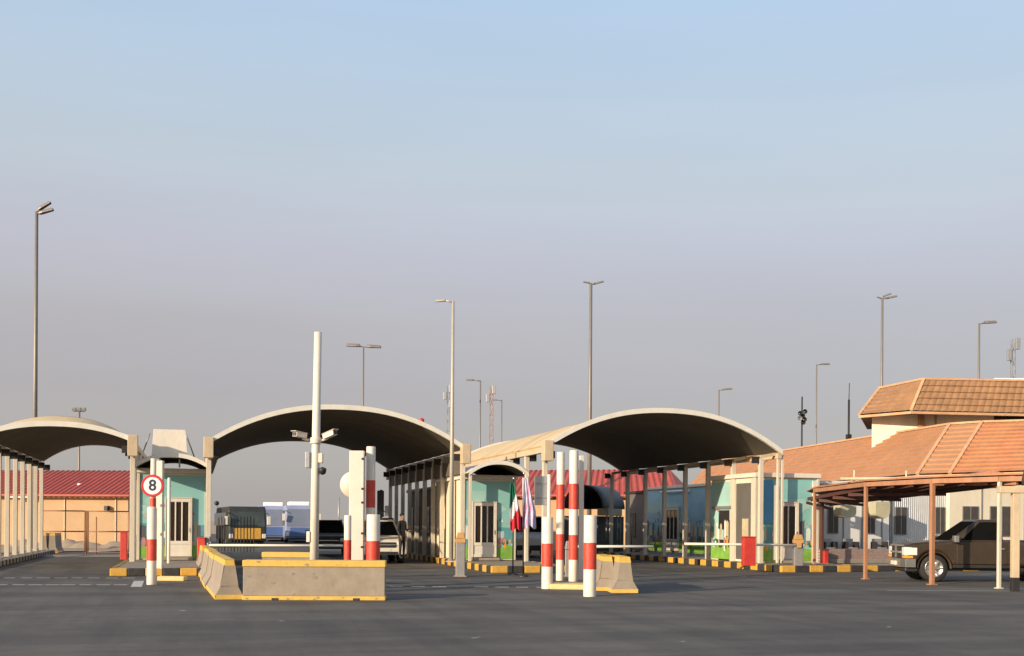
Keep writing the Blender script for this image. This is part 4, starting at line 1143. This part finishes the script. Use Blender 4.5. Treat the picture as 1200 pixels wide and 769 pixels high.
def pane(parent, name, quad, key, off=.008):
    q = [Vector(p) for p in quad]; n = (q[1]-q[0]).cross(q[-1]-q[0]).normalized()
    g = MB(); g.face([p+n*off for p in q], key); g.face([p-n*.004 for p in q][::-1], key)
    return g.build(name, parent, fix=False)

def inset(a, b, c, d, l, r, bt, tp):
    """sub-rectangle of quad a(bl) b(br) c(tr) d(tl)"""
    def P(s, t): return (a.lerp(b, s)).lerp(d.lerp(c, s), t)
    return [P(l, bt), P(1-r, bt), P(1-r, 1-tp), P(l, 1-tp)]

# --- dark pickup.  local +X is forward
fw, rw = gnd(1093, 682), None
HEAD = radians(180-16)+0   # heading in world, set below
ang = radians(180)-radians(4.5)-TH
Lw = 3.3
t = thing('pickup_truck', 'dark brown single cab pickup with chrome bumper parked under the carport', 'pickup truck')
hwid = .94
# the near front wheel (driver's left side is +Y local) stands at fw
t.rotation_euler.z = ang
R3 = Matrix.Rotation(ang, 3, 'Z')
t.location = fw-R3 @ Vector((Lw/2, hwid-.14, 0))
r = .42
top = [(2.50, .62), (2.52, .98), (2.46, 1.10), (2.25, 1.18), (1.9, 1.22), (1.3, 1.26), (-.62, 1.27), (-2.78, 1.25), (-2.82, .62)]
prof = arch_profile(top, -2.76, 2.42, .5, [(-Lw/2, r), (Lw/2, r)], r+.09)
g = MB(); n = len(prof)
g.prism(prof, -hwid, hwid, 'truck_paint'); body = g.build('body', t, .11, 4)
P = greenhouse(t, 'cab', 'truck_paint', (-.44, 1.25), (-.32, .28),   .89, .72, 1.22, 1.92)
b0, b1, b2q, b3q, t0q, t1q, t2q, t3q = P
pane(t, 'windscreen', inset(b1, b2q, t2q, t1q, .07, .07, .08, .1), 'dark_reflection_glass', .012)
pane(t, 'rear_window', inset(b3q, b0, t0q, t3q, .12, .12, .2, .15), 'dark_reflection_glass', .012)
pane(t, 'side_window', inset(b0, b1, t1q, t0q, .1, .2, .1, .12), 'dark_reflection_glass', .012)
pane(t, 'side_window', inset(b2q, b3q, t3q, t2q, .2, .1, .1, .12), 'dark_reflection_glass', .012)
for s in (-1, 1):
    g = MB(); g.bb(-.52, .98, s*hwid-.004*s, s*hwid+.012*s, .56, 1.22, 'truck_paint'); dr = g.build('door', t, .02)
    g = MB(); g.bb(-.42, -.22, s*hwid+.02*s, s*hwid+.05*s, 1.0, 1.05, 'chrome'); g.build('handle', dr, .01)
    g = MB(); g.box((1.05, s*1.06, 1.32), (.14, .24, .2), 'chrome'); g.tube([(1.0, s*.94, 1.25), (1.05, s*1.08, 1.28)], .025, 'black_plastic', 6); g.build('mirror', t, .03)
    g = MB(); g.bb(-2.6, -2.2, s*hwid+.0, s*hwid+.012*s, .62, 1.0, 'truck_paint'); g.build('side_panel', t, .004)
    g = MB(); g.bb(-.6, 1.1, s*(hwid-.02), s*(hwid+.012), .44, .535, 'black_plastic'); g.build('sill', t, .01)
    g = MB(); g.bb(2.14, 2.53, s*.60, s*.945, .80, 1.06, 'headlamp'); hl = g.build('headlight', t, .03)
    g = MB(); g.bb(2.28, 2.535, s*.66, s*.948, .72, .795, 'amber' if s > 0 else 'amber'); g.build('indicator', hl, .01)
    g = MB(); g.bb(-2.83, -2.75, s*.78, s*.945, .78, 1.16, 'sign_red'); g.build('tail_light', t, .01)
    for wx in (-Lw/2, Lw/2):
        wheel(t, wx, s*(hwid-.14), r, .28, s)
        g = MB(); rr = r+.1; pts = [(wx+rr*cos(a), r+rr*sin(a)) for a in [pi*k/16 for k in range(17)]]; pi_ = [(wx+(rr-.05)*cos(a), r+(rr-.05)*sin(a)) for a in [pi*k/16 for k in range(17)]]
        g.grid([[(x, s*(hwid+.03), z) for x, z in pts], [(x, s*(hwid+.035), z) for x, z in pi_], [(x, s*(hwid-.2), z) for x, z in pi_], [(x, s*(hwid-.05), z) for x, z in pts]], 'truck_paint'); g.build('wheel_arch', t)
g = MB(); g.bb(2.46, 2.535, -.57, .57, .72, 1.08, 'black_plastic'); gr = g.build('grille', t, .03)
g = MB(); g.bb(2.53, 2.57, -.04, .04, .72, 1.08, 'chrome'); g.bb(2.53, 2.57, -.57, .57, .87, .93, 'chrome'); g.bb(2.45, 2.57, -.6, .6, 1.082, 1.13, 'chrome'); g.build('grille_bar', gr)
g = MB(); zprism(g, [(2.2, -.96), (2.5, -.96), (2.59, -.7), (2.62, 0), (2.59, .7), (2.5, .96), (2.2, .96), (2.2, .94), (2.46, .9), (2.46, -.9), (2.2, -.94)], .44, .70, 'chrome'); bp = g.build('front_bumper', t, .05, 3)
g = MB(); g.bb(2.60, 2.64, -.26, .26, .5, .62, 'white_paint'); g.build('number_plate', bp)
g = MB(); g.bb(2.1, 2.5, -.85, .85, .3, .438, 'black_plastic'); g.build('air_dam', t, .04)
g = MB(); g.bb(-2.6, 2.2, -.7, .7, .36, .52, 'dark_steel'); g.build('chassis', t)
g = MB(); g.bb(-2.95, -2.83, -.95, .95, .46, .66, 'chrome'); g.build('rear_bumper', t, .04)
g = MB(); g.bb(-2.7, -.75, -.84, .84, 1.272, 1.285, 'black_plastic'); g.build('bed_liner', t)

# --- cars in the shaded middle lane, noses to the camera
def suv(loc, rz, paint, label, h=1.78, name='car', sp=1.0):
    t = thing(name, label, 'car', loc, rz)
    w = .93; Lw = 2.8; r = .38
    top = [(2.28, .6), (2.3, .86), (2.18, 1.0), (1.05, 1.12), (-2.1, 1.12), (-2.28, .95), (-2.3, .5)]
    g = MB(); g.prism(arch_profile(top, -2.2, 2.2, .36, [(-Lw/2, r), (Lw/2, r)], r+.07), -w, w, paint); g.build('body', t, .06, 3)
    P = greenhouse(t, 'cabin', paint, (-2.15, 1.15), (-1.85, .35), .88, .66, 1.1, h)
    pane(t, 'windscreen', inset(P[1], P[2], P[6], P[5], .06, .06, .06, .1), 'glass', .012)
    pane(t, 'rear_window', inset(P[3], P[0], P[4], P[7], .1, .1, .15, .15), 'glass', .012)
    pane(t, 'side_window', inset(P[0], P[1], P[5], P[4], .06, .14, .1, .14), 'glass', .012)
    pane(t, 'side_window', inset(P[2], P[3], P[7], P[6], .14, .06, .1, .14), 'glass', .012)
    for s in (-1, 1):
        g = MB(); g.bb(2.05, 2.315, s*.55, s*.92, .72, .9, 'headlamp'); g.build('headlight', t, .04)
        g = MB(); g.box((.95, s*1.02, 1.18), (.13, .22, .17), paint); g.tube([(.92, s*.88, 1.1), (.95, s*1.0, 1.15)], .025, 'black_plastic', 6); g.build('mirror', t, .03)
        for wx in (-Lw/2, Lw/2): wheel(t, wx, s*(w-.12), r, .25, s)
    g = MB(); g.bb(2.24, 2.32, -.5, .5, .66, .88, 'black_plastic'); gr = g.build('grille', t, .03)
    g = MB(); g.bb(2.31, 2.335, -.5, .5, .76, .80, 'chrome'); g.build('grille_bar', gr)
    g = MB(); g.bb(2.22, 2.42, -.92, .92, .38, .62, paint); bp = g.build('front_bumper', t, .06, 3)
    g = MB(); g.bb(2.41, 2.435, -.55, .55, .4, .5, 'black_plastic'); g.build('air_intake', bp)
    g = MB(); g.bb(2.405, 2.432, -.26, .26, .515, .615, 'white_paint'); g.build('number_plate', bp)
    return t
rzc = -pi/2
p = at(452, 662, 44.9); suv((p.x, p.y+2.3, 0), rzc-radians(2), 'silver_paint', 'silver car facing out of the shaded lane next to the person in black')
p = at(391, 655, 54); suv((p.x, p.y+2.3, 0), rzc-radians(6), 'dusty_black', 'dusty dark car facing out of the middle lane left of the square column')
g = None

# --- coaches in the yard
def bus(u, vb, d, paint, label, rz, w=2.5, h=3.05, L=10.5, deep='bus_deep', glass='bus_glass', ac=True):
    p = at(u, vb, d); t = thing('coach', label, 'coach', (p.x, p.y, 0), rz)
    x = L/2
    prof = [(x-.1, .35), (x, .8), (x-.02, 1.3), (x-.3, h-.35), (x-.6, h-.1), (-x+.3, h-.1), (-x, h-.5), (-x, .35)]
    g = MB(); g.prism(prof, -w/2, w/2, paint); g.build('body', t, .12, 3)
    q = [Vector((x-.02, -w*.46, 1.32)), Vector((x-.02, w*.46, 1.32)), Vector((x-.32, w*.43, h-.4)), Vector((x-.32, -w*.43, h-.4))]
    pane(t, 'windscreen', q, glass, .03)
    g = MB(); g.bb(x-.05, x+.012, -w*.36, w*.36, .5, 1.22, deep); g.build('nose_panel', t, .03)
    for s in (-1, 1):
        for k in range(6):
            g = MB(); x0 = x-1.6-k*1.45; g.bb(x0-1.3, x0, s*w/2-.01*s, s*w/2+.02*s, 1.35, h-.5, 'glass'); g.build('side_window', t, .02)
        g = MB(); g.bb(x-.12, x+.02, s*w*.38, s*w*.485, .55, .85, 'headlamp'); g.build('headlight', t, .03)
        g = MB(); g.bb(x+.05, x+.22, s*(w/2+.02), s*(w/2+.24), h-1.3, h-.75, 'white_paint'); g.tube([(x-.35, s*w*.46, h-.5), (x+.1, s*(w/2+.1), h-.6)], .035, 'black_plastic', 6); g.build('mirror', t, .03)
        for wx in (-x*.55, x*.55): wheel(t, wx, s*(w/2-.15), .48, .28, s)
    if ac:
        g = MB(); g.bb(-x*.2, x*.35, -w*.34, w*.34, h-.11, h+.26, 'bus_white'); g.build('roof_unit', t, .1, 3)
    g = MB(); g.bb(-x+.2, x-.3, -w/2+.1, w/2-.1, .25, .5, 'dark_steel'); g.build('underframe', t)
    return t
bus(320, 642, 96, 'bus_blue', 'pale blue coach with its nose to us, left of the other blue coach', -pi/2-TH+radians(12))
bus(349, 642, 92, 'bus_blue', 'pale blue coach nearest the white camera mast', -pi/2-TH+radians(14))
bus(281, 648, 77, 'dark_green', 'dark coach with a yellow nose behind the palisade fence', -pi/2-TH+radians(20), 2.45, 2.75, 9.0, 'kerb_yellow', 'coach_glass', False)
# far right lane van, seen between the flags
p = at(623, 660, 55)
t = thing('van', 'white van in the right lane behind the pale flag', 'van', (p.x+.1, p.y+2.3, 0), -pi/2)
top = [(2.2, .6), (2.22, .95), (1.6, 1.2), (.95, 2.05), (-2.1, 2.1), (-2.25, 1.9), (-2.25, .5)]
g = MB(); g.prism(arch_profile(top, -2.2, 2.15, .34, [(-1.4, .36), (1.4, .36)], .44), -.92, .92, 'bus_white'); g.build('body', t, .07, 3)
pane(t, 'windscreen', [(1.57, -.8, 1.26), (1.57, .8, 1.26), (1.0, .76, 1.98), (1.0, -.76, 1.98)], 'glass', .03)
g = MB(); g.bb(2.12, 2.26, -.85, .85, .36, .6, 'black_plastic'); g.build('front_bumper', t, .03)
for s in (-1, 1):
    g = MB(); g.bb(2.0, 2.235, s*.6, s*.88, .72, .92, 'headlamp'); g.build('headlight', t, .03)
    for wx in (-1.4, 1.4): wheel(t, wx, s*.8, .36, .22, s)

# dark palisade fence in the middle lane mouth
p0, p1 = at(256, 655, 60), at(301, 655, 58); p0.z = p1.z = 0; L = (p1-p0).length
t = thing('palisade_fence', 'dark palisade fence between the middle canopy foot and the yellow nosed coach', 'fence', p0, atan2((p1-p0).y, (p1-p0).x))
for k in range(int(L/.27)+1):
    x = k*.27; g = MB(); hgt = 1.75+.12*random.random()
    g.prism([(x-.025, .05), (x+.025, .05), (x+.025, hgt), (x, hgt+.1), (x-.025, hgt)], -.012, .012, 'dark_steel'); g.build('pale', t)
for z in (.35, 1.45):
    g = MB(); g.beam((0, .03, z), (L, .03, z), .04, .05, 'dark_steel'); g.build('rail', t)
# ------------------------------------------------------------------ dome awning kiosk in the right lane
p = at(714, 655, 59)
t = thing('kiosk', 'dark kiosk with a grey barrel awning behind the barriers under the right canopy', 'kiosk', (p.x, p.y, 0), radians(64)-TH)
g = MB(); g.bb(-.9, 3.0, .3, 2.6, .1, 2.1, 'grey_wall'); g.build('wall', t, .02)
g = MB(); g.bb(-1.0, 1.1, -.3, .32, 2.12, 2.5, 'tan_paint'); g.build('lintel', t, .02)
zb = 2.5; rows = []
for i in range(17):
    a = pi*i/16; rows.append([(x, 1.1-1.15*cos(a), zb+1.25*sin(a)) for x in (-1.05, -.2, .6, 1.4, 2.2)])
g = MB(); g.grid(rows, 'awning_grey'); o = g.build('barrel_awning', t); md = o.modifiers.new('solid', 'SOLIDIFY'); md.thickness = .05
g = MB(); g.face([(2.1, 1.1-1.1*cos(pi*i/16), zb+1.2*sin(pi*i/16)) for i in range(17)], 'black_plastic'); g.build('awning_end', t)
for x in (-.95, .6, 1.05, 2.9):
    g = MB(); g.tube([(x, -.2, 0), (x, -.2, 2.12)], .05, 'steel_grey', 8); g.build('post', t)
for k, (x, z, w_, h_) in enumerate(((.2, 1.75, .3, .35), (.62, 1.7, .22, .4), (1.7, 1.7, .16, .5), (2.0, 1.6, .25, .3))):
    g = MB(); g.bb(x, x+w_, .25, .298, z-h_/2, z+h_/2, 'mural_sand'); g.build('notice', t)

# ------------------------------------------------------------------ flags
def flag(u, vb, vt, label, stripes, fu0, fu1, fv0, fv1, skew=0.):
    p, h, d = upx(u, vb, vt); t = thing('flag', label, 'flag', (p.x, p.y, 0), -TH)
    g = MB(); g.tube([(0, 0, 0), (0, 0, h)], .022, 'dark_steel', 8); g.build('pole', t)
    g = MB(); g.lathe([(.01, -.04), (.04, 0), (.01, .04)], 'chrome', c=(0, 0, h+.03), n=10); g.build('finial', t)
    g = MB(); g.lathe([(.17, 0), (.17, .04), (.03, .08)], 'dark_steel', n=16); g.build('base', t)
    z1, z0 = at(u, fv0, d).z, at(u, fv1, d).z
    nx, nz = 26, 24; g = MB(); x0, x1 = (fu0-u)*d/F, (fu1-u)*d/F
    rows = []
    for j in range(nz+1):
        f = j/nz; row = []
        wid = .35+.65*min(1, f*1.5)
        for i in range(nx+1):
            s = i/nx
            x = x0*wid*.6*(1-s)+x1*wid*s+skew*(f-.5)*(x1-x0)
            y = -.05-.055*sin(s*15+f*3)*wid-.03*sin(s*7+f*5)
            row.append((x, y, z1+(z0-z1)*f-.06*sin(s*9)*f))
        rows.append(row)
    # colour boundaries run with the folds
    ks = {}
    for j in range(nz):
        for i in range(nx):
            a = (j+.5)/nz+stripes[1]*((i+.5)/nx-.5)
            kcol = stripes[0][-1][1]
            for lim, kk in stripes[0]:
                if a < lim: kcol = kk; break
            q = [rows[j][i], rows[j][i+1], rows[j+1][i+1], rows[j+1][i]]
            g.face(q, kcol, True)
    o = g.build('cloth', t, fix=False)
    bm = bmesh.new(); bm.from_mesh(o.data); bmesh.ops.remove_doubles(bm, verts=bm.verts, dist=1e-4); bm.to_mesh(o.data); bm.free()
    return t
flag(601, 674, 562, 'limp green, white and red flag on a thin pole before the booth', ([(.38, 'flag_green'), (.66, 'flag_white'), (2, 'flag_red')], .35), 592, 609, 566, 621, .25)
flag(613, 676, 556, 'limp pale lilac and white flag with pink marks on a thin pole', ([(.2, 'flag_white'), (.42, 'flag_lilac'), (.5, 'flag_pink'), (.68, 'flag_lilac'), (.76, 'flag_pink'), (2, 'flag_lilac')], .8), 610, 627, 560, 618, .1)

# ------------------------------------------------------------------ person
def person(loc, rz, H, label):
    t = thing('person', label, 'person', loc, rz)
    k = H/1.75
    J = [((0, 0, .95), (.155, .11)), ((0, 0, 1.12), (.14, .1)), ((0, .01, 1.32), (.165, .115)), ((0, 0, 1.46), (.10, .085)), ((0, -.005, 1.53), (.055, .055)), ((0, -.02, 1.60), (.062, .075)), ((0, -.02, 1.69), (.07, .085)), ((0, -.01, 1.745), (.05, .06))]
    v = [j[0] for j in J]; rad = [j[1] for j in J]; e = [(i, i+1) for i in range(7)]
    def add(p, r, par): v.append(p); rad.append((r, r)); e.append((par, len(v)-1)); return len(v)-1
    for s in (-1, 1):
        a = add((s*.1, 0, .88), .095, 0); a = add((s*.11, -.01, .5), .065, a); a = add((s*.115, .01, .1), .045, a); a = add((s*.12, -.03, .04), .042, a); add((s*.13, -.15, .025), .034, a)
        a = add((s*.19, 0, 1.42), .06, 3); a = add((s*.25, .02, 1.14), .045, a)
        if s < 0: a = add((s*.24, -.1, .92), .034, a); h = add((s*.23, -.14, .84), .03, a)
        else: a = add((s*.2, -.2, 1.08), .036, a); h = add((s*.14, -.28, 1.1), .03, a)
        hp = Vector(v[h]); dr = (hp-Vector(v[a])).normalized()
        for f in range(4):
            fp = hp+dr*.06+Vector((0.02*(f-1.5), 0, .0)); q = add(tuple(fp), .01, h); add(tuple(fp+dr*.05+Vector((0, .01, -.015))), .009, q)
        add(tuple(hp+Vector((-s*.045, -.02, .02))), .011, h)
    me = bpy.data.meshes.new('body'); me.from_pydata([tuple(c*k for c in p) for p in v], e, []); o = bpy.data.objects.new('body', me); COL.objects.link(o); o.parent = t
    md = o.modifiers.new('skin', 'SKIN'); 
    for i, sv in enumerate(me.skin_vertices[0].data): sv.radius = (rad[i][0]*k, rad[i][1]*k); sv.use_root = (i == 0)
    md.use_smooth_shade = True
    sb = o.modifiers.new('sub', 'SUBSURF'); sb.levels = 1; sb.render_levels = 2
    # clothes below the collar and above the wrists by height in the material
    m = bpy.data.materials.new('clothed_skin'); m.use_nodes = True; nt = m.node_tree; N = nt.nodes
    tc = N.new('ShaderNodeTexCoord'); sx = N.new('ShaderNodeSeparateXYZ'); rp = N.new('ShaderNodeValToRGB'); rp.color_ramp.interpolation = 'CONSTANT'
    nt.links.new(tc.outputs['Object'], sx.inputs['Vector']); mv = N.new('ShaderNodeMath'); mv.operation = 'DIVIDE'; mv.inputs[1].default_value = 2*k
    nt.links.new(sx.outputs['Z'], mv.inputs[0]); nt.links.new(mv.outputs[0], rp.inputs['Fac'])
    rp.color_ramp.elements[0].color = (.014, .014, .018, 1); rp.color_ramp.elements[1].position = 1.5/2; rp.color_ramp.elements[1].color = (.30, .16, .10, 1)
    col = rp.outputs['Color']
    for hc in ((.14, -.30, 1.1), (-.23, -.17, .80)):
        ds = N.new('ShaderNodeVectorMath'); ds.operation = 'DISTANCE'; ds.inputs[1].default_value = tuple(c*k for c in hc); nt.links.new(tc.outputs['Object'], ds.inputs[0])
        lt = N.new('ShaderNodeMath'); lt.operation = 'LESS_THAN'; lt.inputs[1].default_value = .115; nt.links.new(ds.outputs['Value'], lt.inputs[0])
        mc = N.new('ShaderNodeMixRGB'); mc.inputs['Color2'].default_value = (.30, .16, .10, 1); nt.links.new(lt.outputs[0], mc.inputs['Fac']); nt.links.new(col, mc.inputs['Color1']); col = mc.outputs['Color']
    nt.links.new(col, N['Principled BSDF'].inputs['Base Color']); N['Principled BSDF'].inputs['Roughness'].default_value = .75
    me.materials.append(m)
    # hair cap, eyes, nose, ears, bare hands' skin patches kept as children
    def ball(c, r, key, nm, n=14):
        g = MB(); rows = []
        for i in range(n+1):
            a = pi*i/n; rows.append([(c[0]+r[0]*sin(a)*cos(2*pi*q/n), c[1]+r[1]*sin(a)*sin(2*pi*q/n), c[2]+r[2]*cos(a)) for q in range(n)])
        g.grid([[tuple(x*k for x in pp) for pp in r_] for r_ in rows], key, True, True); return g.build(nm, t)
    ball((0, 0.012, 1.725), (.088, .1, .075), 'hair', 'hair')
    for s in (-1, 1): ball((s*.03, -.098, 1.655), (.011, .008, .008), 'black_plastic', 'eye', 8); ball((s*.078, 0, 1.64), (.012, .022, .032), 'skin', 'ear', 8)
    ball((0, -.108, 1.63), (.014, .018, .024), 'skin', 'nose', 8); ball((0, -.096, 1.595), (.024, .008, .007), 'mural_rose', 'mouth', 8)
    return t
p = atz(511.5, 661, .24); person((p.x-.15, 44.2, .24), radians(40), 1.78, 'person in black clothes standing on the kerb at the mouth of the shaded lane')

# ------------------------------------------------------------------ light, sky, camera
SUN_EL, SUN_AZ = radians(16), radians(27)    # light travels towards +X, turned SUN_AZ towards +Y
dirv = Vector((cos(SUN_AZ)*cos(SUN_EL), sin(SUN_AZ)*cos(SUN_EL), -sin(SUN_EL)))
sl = bpy.data.lights.new('sun', 'SUN'); sl.energy = 2.7; sl.angle = radians(.6); sl.color = (1, .83, .62)
so = bpy.data.objects.new('sun', sl); COL.objects.link(so); so.rotation_euler = dirv.to_track_quat('-Z', 'Y').to_euler()
w = bpy.data.worlds.new('World'); SC.world = w; w.use_nodes = True
nt = w.node_tree; N = nt.nodes; L = nt.links; bg = N['Background']
sky = N.new('ShaderNodeTexSky'); sky.sky_type = 'NISHITA'; sky.sun_disc = False
sky.sun_elevation = SUN_EL; sky.sun_rotation = atan2(-dirv.x, -dirv.y)
sky.air_density = 1.0; sky.dust_density = 3.0; sky.ozone_density = 1.5; sky.altitude = 0
# dust veil of the desert air in front of the clear sky, thickest near the horizon
tc = N.new('ShaderNodeTexCoord'); sx = N.new('ShaderNodeSeparateXYZ'); L.new(tc.outputs['Generated'], sx.inputs['Vector'])
rp = N.new('ShaderNodeValToRGB'); cr = rp.color_ramp
for i, (z, c) in enumerate(((0, (.471, .435, .423)), (.044, (.435, .406, .402)), (.11, (.428, .375, .386)), (.175, (.475, .425, .43)), (.235, (.545, .522, .570)), (.303, (.544, .597, .642)), (.425, (.494, .643, .812)))):
    e = cr.elements[i] if i < 2 else cr.elements.new(z)
    e.position = z; e.color = c+(1,)
L.new(sx.outputs['Z'], rp.inputs['Fac'])
gain = N.new('ShaderNodeVectorMath'); gain.operation = 'SCALE'; gain.inputs['Scale'].default_value = 3.35
mpv = N.new('ShaderNodeMapping'); mpv.inputs['Scale'].default_value = (1.2, 1.2, 9); L.new(tc.outputs['Generated'], mpv.inputs['Vector'])
nzv = N.new('ShaderNodeTexNoise'); nzv.inputs['Scale'].default_value = 1.6; nzv.inputs['Detail'].default_value = 5; L.new(mpv.outputs['Vector'], nzv.inputs['Vector'])
mrv = N.new('ShaderNodeMapRange'); mrv.inputs['From Min'].default_value = .3; mrv.inputs['From Max'].default_value = .7; mrv.inputs['To Min'].default_value = 3.35*.965; mrv.inputs['To Max'].default_value = 3.35*1.035
L.new(nzv.outputs['Fac'], mrv.inputs['Value']); L.new(mrv.outputs['Result'], gain.inputs['Scale'])
L.new(rp.outputs['Color'], gain.inputs[0])
thin = N.new('ShaderNodeMapRange'); thin.inputs['From Min'].default_value = .44; thin.inputs['From Max'].default_value = .85
thin.inputs['To Min'].default_value = .85; thin.inputs['To Max'].default_value = 0
L.new(sx.outputs['Z'], thin.inputs['Value'])
mx = N.new('ShaderNodeMixRGB')
L.new(thin.outputs['Result'], mx.inputs['Fac']); L.new(sky.outputs['Color'], mx.inputs['Color1']); L.new(gain.outputs['Vector'], mx.inputs['Color2'])
L.new(mx.outputs['Color'], bg.inputs['Color']); bg.inputs['Strength'].default_value = .13

cd = bpy.data.cameras.new('camera'); co = bpy.data.objects.new('camera', cd); COL.objects.link(co)
cd.sensor_fit = 'HORIZONTAL'; cd.sensor_width = 36; cd.lens = 36*F/1200; cd.clip_end = 6000; cd.clip_start = .1
cd.shift_y = (V0-384.5)/1200
co.matrix_world = Matrix.Translation((0, 0, EYE)) @ Matrix.Rotation(-TH, 4, 'Z') @ Matrix.Rotation(pi/2, 4, 'X') @ Matrix.Rotation(ROLL, 4, 'Z')
SC.camera = co
vs = SC.view_settings; vs.view_transform = 'Standard'; vs.look = 'None'; vs.gamma = 1; vs.use_curve_mapping = False; vs.exposure = 1.2
SC.cycles.max_bounces = 6
